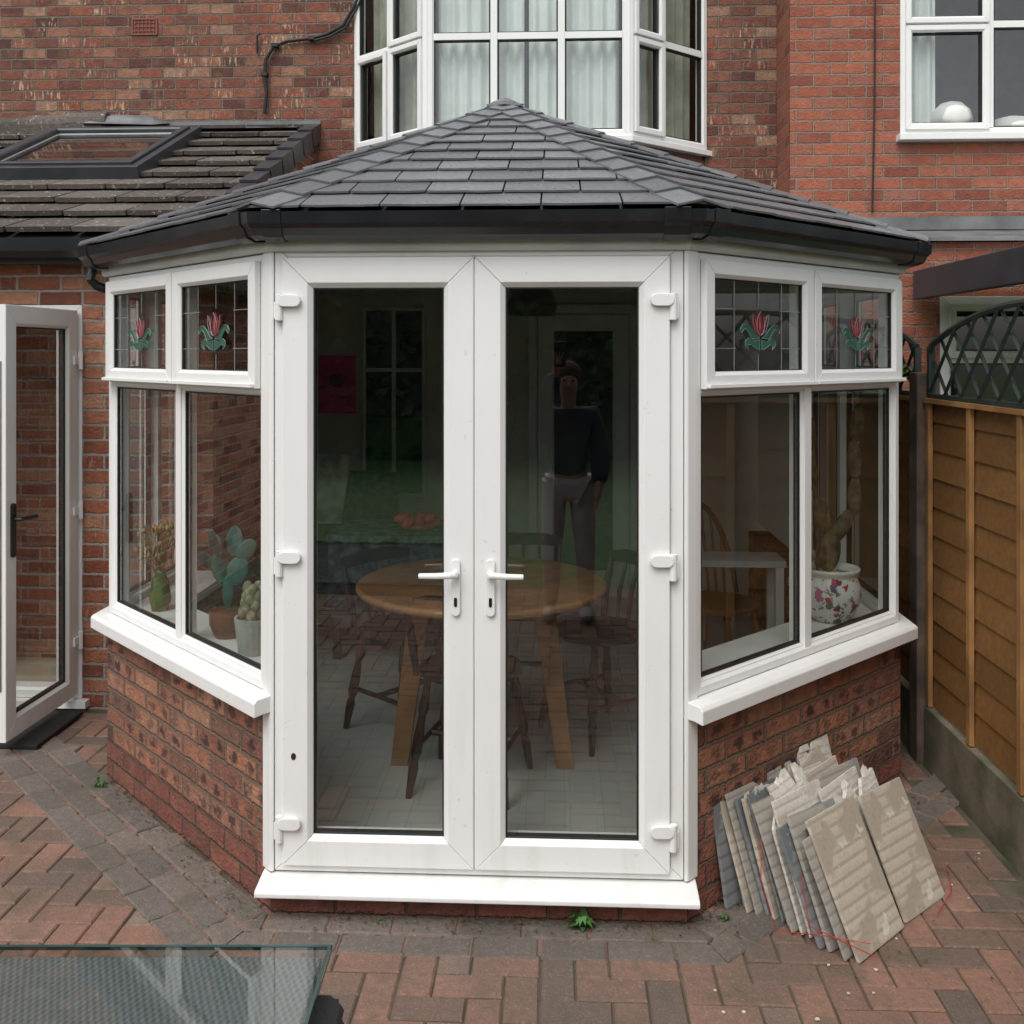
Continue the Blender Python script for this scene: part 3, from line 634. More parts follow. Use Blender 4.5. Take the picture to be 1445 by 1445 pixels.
mb=MB(); mb.add([(2.0,2.78,2.46),(7,2.78,2.46),(7,3.438,2.58),(2.0,3.438,2.58),(2.0,2.78,2.441),(7,2.78,2.441),(7,3.438,2.441),(2.0,3.438,2.441)],[(0,1,2,3),(4,5,1,0),(5,6,2,1),(3,7,4,0)]); mb.build('lean_to_roof',mLead,wing)
MB().box(2.0,7,3.425,3.4385,2.585,2.67).build('flashing',mLead,wing)
hwindow(fmat((2.50,2.845,0),(1,0),(0,-1)),1.6,1.0,2.12,[.8],1.75,wing,[(0,1)],.06,'window')
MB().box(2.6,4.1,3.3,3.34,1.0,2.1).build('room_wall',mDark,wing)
can=thing('canopy','dark grey patio canopy beam beyond the trellis fence','canopy',(2.36,1.5,0))
MB().box(2.32,2.38,.3,2.78,2.10,2.265).build('beam',mGrey,can,bevel=.004)
MB().box(2.385,4.5,.3,2.78,2.20,2.235).build('canopy_roof',flat('translucent_panel',(.5,.5,.48),.5),can)
MB().box(2.32,2.39,.22,.295,0,2.265).build('post',mGrey,can); MB().box(2.395,4.5,.22,.295,2.10,2.265).build('beam',mGrey,can)
mb=MB(); mb.tube([at(1235,-40,3.42),at(1234,150,3.42),at(1231,300,3.42)],.006,6); tag(mb.build('cable',mCable),'thin dark cable running down the orange-red brick wing','cable')
mb=MB(); pts=[at(508,-10,3.80),at(500,8,3.80),at(484,36,3.80),at(462,48,3.80),at(440,54,3.80),at(405,58,3.80),at(386,66,3.80),at(375,84,3.80),at(373,110,3.80),at(376,130,3.80),at(373,160,3.80)]
mb.tube(pts,.013,8); mb.tube([p+Vector((.02,-.01,-.02)) for p in pts[:5]],.008,6)
for q in ((440,54),(388,64),(373,105)): c=at(q[0],q[1],3.80); mb.box(c.x-.022,c.x+.022,3.782,3.828,c.z-.012,c.z+.012)
mb.tube([at(363,75,3.81),at(363,50,3.80),at(367,48,3.79)],.007,6)
tag(mb.build('cable',mCable),'thick black cable looping across the old brick wall','cable')

# ------------------------------------------------------------------ fence
def panel(y0,y1,lab):
    L=y1-y0
    t=thing('garden_fence',lab,'fence',(1.87,y0,0),0,'fence sections along the right boundary')
    mb=MB(); z=.27
    while z<1.55:
        tt=random.random(); hh=min(.132,1.57-z)
        N=4; e0=random.uniform(-.002,.002); e1=random.uniform(-.002,.002)
        lo=[e0+(e1-e0)*k/N for k in range(N+1)]
        for k in range(N):
            ya=y0+.01+(L-.02)*k/N; yb=y0+.01+(L-.02)*(k+1)/N
            mb.add([(1.867,ya,z+lo[k]),(1.867,yb,z+lo[k+1]),(1.875,yb,z+hh),(1.875,ya,z+hh),(1.873,ya,z+lo[k]),(1.873,yb,z+lo[k+1]),(1.882,yb,z+hh),(1.882,ya,z+hh)],
              [(0,3,2,1),(4,5,6,7),(0,1,5,4),(2,3,7,6)],tt)
        z+=.122
    mb.build('slat_panel',mFence,t,recalc=False)
    n=5
    for q in range(n):
        y=y1-.03-q*(L-.06)/(n-1)
        MB().box(1.846,1.866,y-.018,y+.018,.26,1.57).build('batten',mBatten,t,bevel=.003)
    MB().box(1.838,1.90,y0,y1,1.571,1.59).build('capping',mBatten,t)
    MB().box(1.845,1.90,y0,y1,-.03,.255).build('gravel_board',mGravelB,t,bevel=.006)
    tr=MB(); yc=(y0+y1)/2
    def top(y): return 1.81+.15*(1-((y-yc)/(L/2))**2)
    N=18
    ys=[y0+.02+(L-.04)*k/N for k in range(N+1)]
    tr.tube([(1.868,y,top(y)) for y in ys],.013,6); tr.box(1.855,1.882,y0+.02,y1-.02,1.592,1.610)
    tr.box(1.855,1.882,y0+.005,y0+.03,1.60,top(y0)); tr.box(1.855,1.882,y1-.03,y1-.005,1.60,top(y1))
    for sgn in (-1,1):
        c=y0-.6
        while c<y1+.6:
            pts=[]
            for k in range(41):
                zz=1.60+k*.01; yy=c+sgn*(zz-1.60)
                if y0+.02<yy<y1-.02 and zz<top(yy): pts.append((1.862+.008*(sgn+1),yy,zz))
            if len(pts)>1: tr.tube([pts[0],pts[-1]],.008,4)
            c+=.17
    tr.build('trellis',mTrel,t)
    return t
labs=['golden brown fence section with arched trellis nearest the conservatory','fence section hidden beyond the concrete post','fence section beside the patio, second from the conservatory','fence section third from the conservatory','fence section fourth from the conservatory']
panel(-.52,1.27,labs[0]); panel(1.40,3.2,labs[1])
for i in range(3): panel(-2.44-i*1.9,-.64-i*1.9,labs[2+i])
for i,y in enumerate((1.335,-.58,-2.5,-4.4)):
    tag(MB().box(1.82,1.92,y-.05,y+.05,-.05,1.72 if i else 1.70).build('fence_post',mPost,bevel=.006),['weathered fence post beside the conservatory corner','fence post right of the broken tiles','fence post near the patio edge','fence post at the garden end'][i],'post','fence posts along the right boundary')

# ------------------------------------------------------------------ broken tile stack
def slabmat(name,c1,c2,rid,sd):
    g=G(name); o=g.new('ShaderNodeMapping',{'Vector':g.obj(),'Location':(sd,sd*2,0)}).outputs[0]; n=g.noise(5,3,o,rough=.5); w=g.new('ShaderNodeTexWave',{'Vector':o,'Scale':rid,'Distortion':.3,'Detail':1.0},bands_direction='Z').outputs[1]
    pm=g.rng(n,.44,.50,smooth=True)
    c=g.mix(pm,c1,c2)
    c=g.mix(g.f('MULTIPLY',g.rng(w,.3,.05),g.f('MULTIPLY',pm,.5)),c,tuple(x*.6 for x in c1))
    c=g.mix(g.rng(g.noise(70,5,o),.50,.75,0,.5),c,(.25,.20,.15))
    c=g.mix(g.rng(g.noise(3,4,o),.5,.7,0,.35),c,(.30,.29,.26))
    wp=g.noise(9,3,o,rough=.6); c=g.mix(g.rng(wp,.64,.66,0,.6),c,(.66,.64,.60))
    hh=g.f('ADD',g.f('MULTIPLY',g.f('ADD',g.f('MULTIPLY',w,.5),.6),pm),g.f('MULTIPLY',g.noise(90,3,o),.15))
    return g.done(c,.88,0.0,g.bump(hh,.4,.0025))
SL=[slabmat('cream_adhesive',(.37,.32,.25),(.50,.44,.35),9,0),slabmat('pale_plaster',(.52,.48,.42),(.62,.58,.52),11,1.3),slabmat('grey_tile_back',(.24,.24,.23),(.36,.33,.28),10,2.1),slabmat('pinkish_plaster',(.46,.34,.26),(.54,.46,.38),8,3.7),slabmat('dark_tile_face',(.12,.135,.14),(.20,.21,.21),8,5.2)]
RF=fmat((.66,0,0),(.70711,.70711),(.70711,-.70711))
def slab(s,n,w,h,lean,m,label,kind=0,roll=0,yaw=0,z0=.006,th=.010,grp='broken tiles leaning on the right dwarf wall'):
    j=lambda a:random.uniform(-a,a)
    pts=[(0,0),(w,0)]
    if kind==0: pts+=[(w,h),(0,h)]
    elif kind==1:
        c=random.uniform(.25,.6); pts+=[(w,h*(1-c*.5)),(w*(1-c*.4),h*(1-c*.22)),(w*(1-c*.6),h*(1-c*.2)),(w*(1-c),h),(0,h)]
    else:
        k=6
        for i in range(k,-1,-1): pts.append((w*i/k,h-abs(random.gauss(0,.030))))
    M=RF@Matrix.Translation((s,n,z0))@Matrix.Rotation(yaw,4,'Z')@Matrix.Rotation(lean,4,'X')@Matrix.Rotation(roll,4,'Y')
    mb=MB(); mb.prismN(pts,-th,0)
    if kind==2:
        for i in range(4):
            cx=random.uniform(.0,w-.05); 
            mb.add([(cx,-th*.9,h-.05),(cx+.05,-th*.9,h-.055),(cx+.042,-th*.8,h+random.uniform(.0,.015)),(cx+.01,-th*.7,h+random.uniform(-.01,.015)),(cx,.002,h-.06),(cx+.05,.002,h-.055),(cx+.04,-.002,h-.015),(cx+.012,-.001,h-.02)],[(0,1,2,3),(7,6,5,4),(0,4,5,1),(1,5,6,2),(2,6,7,3),(3,7,4,0)])
    o=mb.build('broken_tile',m,bevel=.0008); o.matrix_world=M; tag(o,label,'tile',grp); return o
gen='broken cream wall tile in the left stack leaning on the right dwarf wall'
for i in range(15):
    n=.085+i*.026
    slab(.185+random.uniform(-.02,.03),n,random.uniform(.25,.28),random.uniform(.35,.41)-(.002*i),R(18+random.uniform(-2.5,2)+i*.5),SL[random.choice((0,1,2,2,3,4,0,4))],gen,kind=random.choice((0,0,2,2,1)),roll=R(random.uniform(-3,3)),yaw=R(random.uniform(-6,4)),th=random.choice((.007,.009,.013)))
gen2='broken pale wall tile in the right stack leaning on the right dwarf wall'
for i in range(11):
    n=.085+i*.032
    slab(.46+random.uniform(-.03,.03),n,random.uniform(.24,.28),random.uniform(.34,.40),R(18+random.uniform(-2.5,2)+i*.5),SL[random.choice((0,1,1,2,3))],gen2,kind=random.choice((0,1,2,2)),roll=R(random.uniform(-3,4)),yaw=R(random.uniform(-5,5)),th=random.choice((.007,.009,.013)))
slab(.19,.482,.272,.395,R(26),SL[0],'large cream tile with smeared adhesive, frontmost of the left stack')
slab(.49,.475,.262,.375,R(26),SL[0],'ridged beige tile, frontmost of the right stack',roll=R(2))
slab(.33,.30,.2,.42,R(27),SL[1],'torn white plaster piece sticking up behind the front tiles',kind=2,roll=R(-6),th=.012)
slab(.60,.12,.2,.43,R(18),SL[1],'white torn plaster piece, tallest at the back of the stack',kind=2,roll=R(5),th=.012)
slab(.14,.055,.26,.36,R(10),SL[4],'dark grey tile end against the brick at the left of the stack',th=.012)
mR=flat('red_wire',(.45,.02,.02),.4)
p=RF@Vector((.17,.16,.26)); q=RF@Vector((.13,.24,.02)); r=RF@Vector((.22,.50,.06))
tag(MB().tube([p,(p+q)/2+Vector((-.03,-.03,.03)),q,(q+r)/2+Vector((-.02,-.04,.03)),r],.0016,5).build('wire',mR),'thin red wire looped over the left end of the tile stack','wire')
tag(MB().tube([RF@Vector((.17,.3,.2)),RF@Vector((.12,.36,.09)),RF@Vector((.2,.53,.04))],.0016,5).build('wire',mR),'short red wire hanging across the left edge of the front tiles','wire')
tag(MB().tube([RF@Vector((.6,.52,.01)),RF@Vector((.75,.5,.02)),RF@Vector((.9,.42,.01)),RF@Vector((.85,.3,.008))],.0014,5).build('wire',mR),'thin red wire lying on the paving right of the tile stack','wire')
for k in range(18):
    s=random.uniform(-.3,1.2); n=random.uniform(.42,.60) if s>0 else random.uniform(.2,.6); p=RF@Vector((s,n,.008))
    rr=random.uniform(.003,.008)
    mb=MB(); mb.prism([(p.x+rr*random.uniform(.6,1.2)*math.cos(a),p.y+rr*random.uniform(.5,1.1)*math.sin(a)) for a in (0,1.1,2.2,3.4,4.6,5.5)],.004,.004+rr*.5)
    tag(mb.build('plaster_crumb',SL[1]),'small white plaster crumb on the paving round the broken tiles','rubble','plaster crumbs on the paving')

# ------------------------------------------------------------------ garden table
gW=G('woven_rattan'); uv=gW.uv(); s_=gW.new('ShaderNodeSeparateXYZ',{0:uv})
wx=gW.f('SINE',gW.f('MULTIPLY',s_.outputs[0],520.0)); wy=gW.f('SINE',gW.f('MULTIPLY',s_.outputs[1],260.0)); ww=gW.f('MULTIPLY',wx,wy)
mRat=gW.done(gW.mix(gW.rng(ww,-1,1),(.16,.165,.165),(.34,.345,.34)),.55,0.0,gW.bump(ww,.4,.003))
gt=thing('garden_table','glass topped grey rattan garden table at the lower left','table',(-.72,-1.9,0),TH)
TMx=Matrix.Translation((-.147,-1.392,0))@Matrix.Rotation(TH,4,'Z')
mTG=glass('table_glass',(.66,.71,.695),.14)
mb=MB(TMx); mb.add([(-1.2,0,.722),(0,0,.722),(0,-1.0,.722),(-1.2,-1.0,.722)],[(0,1,2,3)]); mb.build('glass_top',mTG,gt,recalc=False)
mb=MB(TMx); 
mb.add([(-1.2,0.001,.712),(0.001,0.001,.712),(.001,-1.0,.712),(.001,-1.0,.7215),(.001,.001,.7215),(-1.2,.001,.7215)],[(0,1,4,5),(1,2,3,4)])
mb.box(-1.2,0,-.006,0,.7222,.7228); mb.box(-.006,0,-1,-.0062,.7222,.7228)
mb.build('glass_edge',flat('green_glass_edge',(.04,.085,.075),.12),gt,recalc=False)
MB(TMx).box(-1.18,-.015,-.98,-.015,.66,.711).build('table_frame',mRat,gt,bevel=.004)
for x,y in ((-1.17,-.10),(-.10,-.10),(-1.17,-.97),(-.10,-.97)):
    MB(TMx).box(x,x+.07,y,y+.07,0,.659).build('leg',mRat,gt,bevel=.004)
mSk=flat('black_rattan',(.012,.012,.013),.5,bump=.8,bs=180)
mb=MB(TMx)
mb.box(-.012,.030,-.95,-.10,.45,.690)
for k in range(11): mb.tube([(.030,-.95,.46+k*.022),(.030,-.115,.46+k*.022),(.012,-.096,.46+k*.022),(-.008,-.096,.46+k*.022)],.0115,6)
mb.build('side_skirt',mSk,gt)

# ------------------------------------------------------------------ weeds
def weed(name,x,y,z,n,r,lab,m=mLeaf):
    mb=MB()
    for k in range(n):
        a=random.uniform(0,6.28); l=random.uniform(.5,1)*r; h=random.uniform(.2,.9)*r; w=r*.16
        d=Vector((math.cos(a),math.sin(a),0)); s=Vector((-d.y,d.x,0))*w; c=Vector((x,y,z))
        mb.add([c,c+d*l*.5+s+Vector((0,0,h)),c+d*l+Vector((0,0,h*.7)),c+d*l*.5-s+Vector((0,0,h))],[(0,1,2,3)])
    return tag(mb.build(name,m,recalc=False),lab,'plant')
weed('weed',.33,-.06,.0,30,.058,'small green weed growing under the door sill')
weed('weed',-.30,-.05,.0,7,.02,'tiny weed left of centre under the door sill')
weed('weed',-.19,-.06,.0,6,.016,'tiny weed sprig just right of another beneath the doors')
weed('weed',-1.62,.86,.0,14,.045,'small weed at the left corner of the brick base')
weed('weed',.78,.0,.0,10,.03,'small weed between the door sill and the tile stack')
weed('climber',1.87,1.5,1.66,40,.09,'small leafy climber on top of the far trellis',flat('faded_leaf',(.20,.15,.07),.7,c2=(.08,.12,.04)))
mb=MB()
for k in range(1500):
    s=random.uniform(0,1.38); n=abs(random.gauss(0,.06))+.005; sg=random.choice((-1,1,1)); p=Vector((sg*(.66+.7071*s+.7071*n),.7071*s-.7071*n,.010)); r=random.uniform(.002,.007)
    if random.random()<.3: p=Vector((random.uniform(-.66,.66),-.012-n*.7,.010))
    if k%6==0: p=Vector((random.uniform(1.1,1.84),random.uniform(-.4,1.3),.008))
    a=random.uniform(0,6.28)
    mb.add([p+Vector((r*math.cos(a+q),r*math.sin(a+q),random.uniform(0,r))) for q in (0,2,4)],[(0,1,2)])
lt=mb.build('leaf_litter',flat('brown_litter',(.13,.09,.05),.95,var=.4,vs=40),recalc=False); tag(lt,'brown leaf litter gathered along the foot of the dwarf walls','litter'); lt['kind']='stuff'

# ------------------------------------------------------------------ interior furniture
def windsor(label,m,loc,rz,hoop=False):
    t=thing('dining_chair',label,'chair',loc,rz,'wooden chairs in the conservatory')
    s=MB(); s.lathe([(.0,.425),(.17,.425),(.20,.435),(.205,.45),(.19,.462),(.0,.455)],(0,0,0),20); s.build('seat',m,t,local=True,smooth=False)
    for x,y in ((-.13,.13),(.13,.13),(-.13,-.13),(.13,-.13)):
        a=Vector((x,y,.43)); b=Vector((x*1.45,y*1.45,0)); pts=[a.lerp(b,q) for q in (0,.15,.25,.3,.5,.62,.68,.75,.9,1)]
        MB().tube(pts,[.013,.017,.022,.014,.021,.022,.013,.02,.015,.012],8).build('leg',m,t,local=True)
    st=MB(); st.tube([(-.165,.165,.18),(-.165,-.165,.18)],.010,6); st.tube([(.165,.165,.18),(.165,-.165,.18)],.010,6); st.tube([(-.165,0,.18),(.165,0,.18)],.012,6); st.build('stretcher',m,t,local=True)
    b=MB()
    if hoop:
        pts=[(.19*math.cos(a)*1.05,-.15-.10*math.sin(a),.45+.46*math.sin(a)) for a in [math.pi*k/14 for k in range(15)]]; b.tube(pts,.014,8)
        for k in range(-3,4): 
            x=k*.045; hz=.45+.46*math.sqrt(max(0,1-(x/.2)**2)); b.tube([(x,-.15,.45),(x*1.1,-.15-.10*(hz-.45)/.46,hz)],.007,6)
    else:
        b.prismN([(-.20,.70),(-.20,.745),(-.1,.765),(.1,.765),(.20,.745),(.20,.70),(.1,.71),(-.1,.71)],-.225,-.20)
        for k in (-2,2): b.tube([(k*.085,-.15,.45),(k*.09,-.17,.58),(k*.093,-.212,.72)],[.013,.018,.012],8)
        for k in (-1,0,1): b.tube([(k*.075,-.155,.45),(k*.08,-.17,.58),(k*.08,-.212,.72)],[.008,.012,.008],6)
    b.build('backrest',m,t,local=True)
    return t
FZ=.122
c1=windsor('dark wooden chair tucked under the front of the round table, mostly behind the door stiles',mDkW,(-.08,.70,FZ),R(-12))
dup(c1,(-.42,1.26,FZ),R(-130),'dark wooden chair at the left side of the round table')
dup(c1,(.44,1.24,FZ),R(125),'dark wooden chair at the right side of the round table')
dup(c1,(.08,1.62,FZ),R(180),'dark wooden chair behind the round table')
windsor('orange-brown hoop backed chair behind the right window',mMidW,(1.02,1.75,FZ),R(200),True)
tb=thing('dining_table','round oak dining table with splayed square legs inside the glass doors','table',(-.05,.83,FZ))
MB().lathe([(.0,0),(.49,0),(.50,.010),(.50,.022),(.49,.03),(.0,.03)],(-.05,.83,.845),48).build('tabletop',mOak,tb,bevel=.004)
for dx,dy in ((-1,.10),(1,.10),(0,1)):
    top=Vector((-.05+dx*.24,.83+dy*.20,.845)); bot=Vector((-.05+dx*.335,.83+dy*.30,FZ)); w1,w2=.045,.034
    mb=MB(); mb.add([(top.x-w1,top.y-.02,top.z),(top.x+w1,top.y-.02,top.z),(top.x+w1,top.y+.02,top.z),(top.x-w1,top.y+.02,top.z),(bot.x-w2,bot.y-.02,bot.z),(bot.x+w2,bot.y-.02,bot.z),(bot.x+w2,bot.y+.02,bot.z),(bot.x-w2,bot.y+.02,bot.z)],[(0,1,2,3),(7,6,5,4),(0,4,5,1),(1,5,6,2),(2,6,7,3),(3,7,4,0)]); mb.build('leg',mOak,tb,bevel=.003)
idr=thing('inner_door','white inner door with dark glass at the back of the conservatory','door',(.40,3.72,FZ))
BW=fmat((0,3.735,0),(1,0),(0,-1)); mDG=flat('dark_glass',(.02,.024,.028),.1)
mb=MB(BW); mb.frame(.05,.80,FZ,2.12,.06,0,.05); mb.frame(.115,.735,FZ+.02,2.05,.11,.0,.035); mb.build('door_frame',mWhiteP,idr)
MB(BW).box(.22,.63,.002,.012,.30,1.94).build('pane',mDG,idr)
iw=thing('inner_window','narrow dark window with pale bars at the back left of the conservatory','window',(-.9,3.72,.8))
w0=at(512,700,3.72); w1=at(600,434,3.72)
mb=MB(BW); mb.frame(w0.x,w1.x,w0.z,w1.z,.022,.0,.03,.004); xm=(w0.x+w1.x)/2; mb.box(xm-.013,xm+.013,.0,.028,w0.z+.022,w1.z-.022)
zz=at(550,522,3.72).z; mb.box(w0.x+.022,xm-.0132,.0,.027,zz-.013,zz+.013); mb.box(xm+.0132,w1.x-.022,.0,.027,zz-.013,zz+.013)
mb.build('frame',flat('inner_frame_white',(.72,.74,.75),.6),iw)  # one even pale tone for the bars
zz=at(550,590,3.72).z
MB(BW).box(w0.x+.02,w1.x-.02,.001,.01,zz,w1.z-.02).build('pane',mDG,iw); MB(BW).box(w0.x+.02,w1.x-.02,.001,.01,w0.z+.02,zz-.001).build('pane',flat('garden_reflection_green',(.03,.18,.04),.4,var=.3,vs=10),iw)  # garden's reflected green painted onto the lower pane
p=thing('painting','pink and red painting hanging on the back wall','painting',(-1.28,3.73,1.5))
MB().box(-1.41,-1.15,3.715,3.735,1.37,1.77).build('canvas',mPink,p); MB().ball((-1.28,3.712,1.6),.06,.004,.05).build('painted_flower',flat('dark_red',(.22,.01,.03),.7),p)
ac=thing('armchair','dark green armchair at the back left of the conservatory','armchair',(-1.05,2.7,FZ))
mG2=flat('green_fabric',(.045,.10,.05),.95,var=.5,vs=25)
MB().box(-1.35,-.75,2.4,3.0,.25,.52).build('seat',mG2,ac,bevel=.04); MB().box(-1.35,-.75,3.0,3.15,.25,1.05).build('backrest',mG2,ac,bevel=.05)
MB().box(-1.45,-1.36,2.4,3.1,.2,.72).build('armrest',mG2,ac,bevel=.03); MB().box(-.74,-.65,2.4,3.1,.2,.72).build('armrest',mG2,ac,bevel=.03)
for x in (-1.38,-.72):
    for y in (2.45,3.05): MB().box(x-.02,x+.02,y-.02,y+.02,FZ,.2).build('leg',mDkW,ac)
tag(MB().prismN([(-1.42,.74),(-1.08,.74),(-1.02,1.16),(-1.36,1.18)],2.93,2.96).build('picture_board',flat('pale_print',(.60,.64,.55),.6,var=.3,vs=9)),'pale rectangular board propped on the green armchair','board')
mb=MB()
for k in range(9):
    a=k*.7; c=Vector((-.53+.09*math.cos(a),2.40+.05*math.sin(a),.845+.012*(k%3))); mb.ball(c,.05,.03,.028,10,6,Matrix.Rotation(a,3,'Z')@Matrix.Rotation(.4*math.sin(a*2),3,'Y'))
mb.ball((-.53,2.40,.82),.10,.06,.02)
tag(mb.build('flower_bunch',flat('coral_red',(.80,.05,.10),.6,var=.2,vs=30),smooth=True),'pinkish red flower heads lying on the low side table','flowers')
stb=thing('side_table','low side table with a mottled cloth left of the dining table','table',(-.6,2.45,FZ))
MB().box(-1.0,-.25,2.2,2.75,.76,.80).build('tabletop',flat('mottled_cloth',(.16,.19,.2),.9,var=.6,vs=18),stb)
MB().box(-.99,-.26,2.21,2.74,.30,.76).build('cloth_skirt',flat('mottled_cloth_dark',(.09,.11,.12),.9,var=.6,vs=18),stb)
for x in (-.95,-.3):
    for y in (2.25,2.7): MB().box(x-.02,x+.02,y-.02,y+.02,FZ,.3).build('leg',mDkW,stb)
wt=thing('white_table','white side table behind the right window','table',(1.0,1.3,FZ))
MB().box(.72,1.28,1.38,1.60,.82,.85).build('tabletop',flat('greyish_table_white',(.42,.42,.40),.6),wt,bevel=.004)  # one even greyish white over the whole top
for x in (.75,1.25):
    for y in (1.40,1.58): MB().box(x-.018,x+.018,y-.018,y+.018,FZ,.82).build('leg',mUPd,wt)
pl=thing('pendant_lamp','woven brown pendant lampshade hanging above the right door','lamp',(.12,2.0,2.19))
MB().lathe([(.04,.16),(.10,.13),(.13,.06),(.12,.0),(.10,.0),(.11,.06),(.03,.15)],(.12,2.0,1.98),16).build('lamp_shade',mDkW,pl,smooth=True); MB().tube([(.12,2.0,2.13),(.12,2.0,2.19)],.004,5).build('cord',mCable,pl)

# things on the inner ledges
LZ=.701
def LF(s,n): return Vector((-(.66+.7071*s+.7071*n),.7071*s-.7071*n,LZ))
def RFp(s,n): return Vector((.66+.7071*s+.7071*n,.7071*s-.7071*n,LZ))
v=LF(1.24,-.16); t=thing('vase','green glass vase of dried flowers inside the far left window','vase',v)
MB().lathe([(.0,0),(.035,0),(.045,.05),(.035,.12),(.022,.15),(.028,.17),(.0,.17)],v,14).build('vase_body',flat('green_bottle',(.03,.14,.03),.15),t,smooth=True)
mb=MB()
for k in range(80):
    a=random.uniform(0,6.28); r=random.uniform(.01,.11); top=v+Vector((r*math.cos(a),r*math.sin(a),.20+random.uniform(0,.17))); mb.tube([v+Vector((0,0,.15)),top],.0015,4); mb.ball(top,.009,.009,.013,5,4)
mb.build('dried_flowers',flat('dried_straw',(.42,.30,.13),.9,var=.4,vs=30),t)
v=LF(.42,-.16); t=thing('potted_cactus','round cactus in a grey-green pot inside the near left window','cactus',v)
MB().lathe([(.0,0),(.055,0),(.07,.13),(.062,.13),(.06,.11),(.0,.11)],v,18).build('pot',mTerr,t,smooth=False)
mb=MB()
for k in range(26):
    a=k*2.4; zz=.13+.11*(k/26); rr=.05*(1-.5*k/26); mb.ball(v+Vector((rr*math.cos(a)*.8,rr*math.sin(a)*.8,zz)),.020,.020,.026,7,5)
mb.build('cactus',flat('pale_cactus',(.30,.29,.17),.8,var=.3,vs=40,bump=.6),t,smooth=True)
v=LF(.68,-.19); t=thing('potted_plant','teal leaved paddle plant in a brown pot inside the left windows','plant',v)
MB().lathe([(.0,0),(.05,0),(.07,.05),(.072,.10),(.06,.10),(.055,.09),(.0,.09)],v,16).build('pot',mMidW,t)
mb=MB()
for (dx,dy,dz,rx,rz,ro) in ((0,0,.17,.022,.07,0),(-.03,.01,.26,.04,.065,-.25),(.035,0,.25,.042,.06,.35),(-.05,0,.35,.042,.055,-.3),(.02,.01,.36,.045,.06,.15),(.07,0,.33,.034,.05,.6),(-.085,.0,.29,.03,.045,-.8)):
    mb.ball(v+Vector((dx,dy,dz)),rx,.011,rz,12,8,Matrix.Rotation(ro,3,'Y')@Matrix.Rotation(random.uniform(-.8,.8),3,'Z'))
mb.build('pads',mTeal,t,smooth=True)
mb=MB()
for k in range(110):
    a=random.uniform(0,6.28); c=v+Vector((random.uniform(-.05,.12),.04,.08+random.uniform(0,.24))); d=Vector((math.cos(a),math.sin(a),random.uniform(-.3,.6)))*.05; s=Vector((-d.y,d.x,0))*.2
    mb.add([c,c+d*.5+s,c+d,c+d*.5-s],[(0,1,2,3)])
mb.build('leaves',flat('dark_leaf',(.04,.12,.06),.6,var=.4,vs=20),t,recalc=False)
v=RFp(1.18,-.19); t=thing('potted_cactus','tall prickly cactus in a flowered china pot inside the far right window','cactus',v)
g=G('floral_china'); o_=g.obj(); wv=g.noise(30,2,o_,out=1); ov=g.mix(.04,o_,wv,'ADD')
vo=g.new('ShaderNodeTexVoronoi',{'Vector':ov,'Scale':24.0}); rnd=g.new('ShaderNodeSeparateXYZ',{0:vo.outputs['Color']}).outputs[0]
cc=g.ramp(rnd,[(0,(.32,.03,.07)),(.25,(.05,.12,.09)),(.45,(.42,.13,.2)),(.6,(.03,.045,.10)),(.75,(.62,.61,.56))],'CONSTANT')
pet=g.rng(g.f('ADD',vo.outputs['Distance'],g.f('MULTIPLY',g.noise(90,3,o_),.35)),.55,.62,smooth=True)
sq=g.rng(g.noise(38,5,o_,rough=.7),.56,.59)
c_=g.mix(pet,cc,(.66,.65,.60)); c_=g.mix(g.f('MULTIPLY',sq,.8),c_,(.07,.07,.10))
zz_=g.new('ShaderNodeSeparateXYZ',{0:o_}).outputs[2]; c_=g.mix(g.rng(zz_,LZ+.188,LZ+.192),c_,(.62,.60,.55))
mChina=g.done(c_,.2)
MB().lathe([(.0,0),(.07,0),(.075,.012),(.098,.035),(.116,.07),(.123,.11),(.118,.15),(.106,.18),(.104,.19),(.118,.203),(.119,.213),(.112,.216),(.098,.20),(.09,.19),(.0,.185)],v,40).build('pot',mChina,t,smooth=True)
mb=MB()
mb.tube([v+Vector((-.05,0,.19)),v+Vector((-.055,0,.5)),v+Vector((-.07,0,.78))],.006,6)
for (dx,dz,rx,rz,ro) in ((.0,.28,.045,.09,.1),(.05,.38,.032,.08,.5),(-.03,.42,.032,.08,-.3),(.10,.50,.03,.08,.0),(.10,.65,.03,.085,-.05),(-.08,.60,.032,.08,-.2),(-.09,.75,.034,.08,.1),(.11,.80,.03,.08,.1),(-.02,.25,.03,.05,.8)):
    mb.ball(v+Vector((dx,0,dz)),rx,.014,rz,12,8,Matrix.Rotation(ro,3,'Y'))
mb.build('cactus',flat('brown_green_cactus',(.12,.095,.05),.8,var=.35,vs=30,bump=.8,bs=130),t,smooth=True)

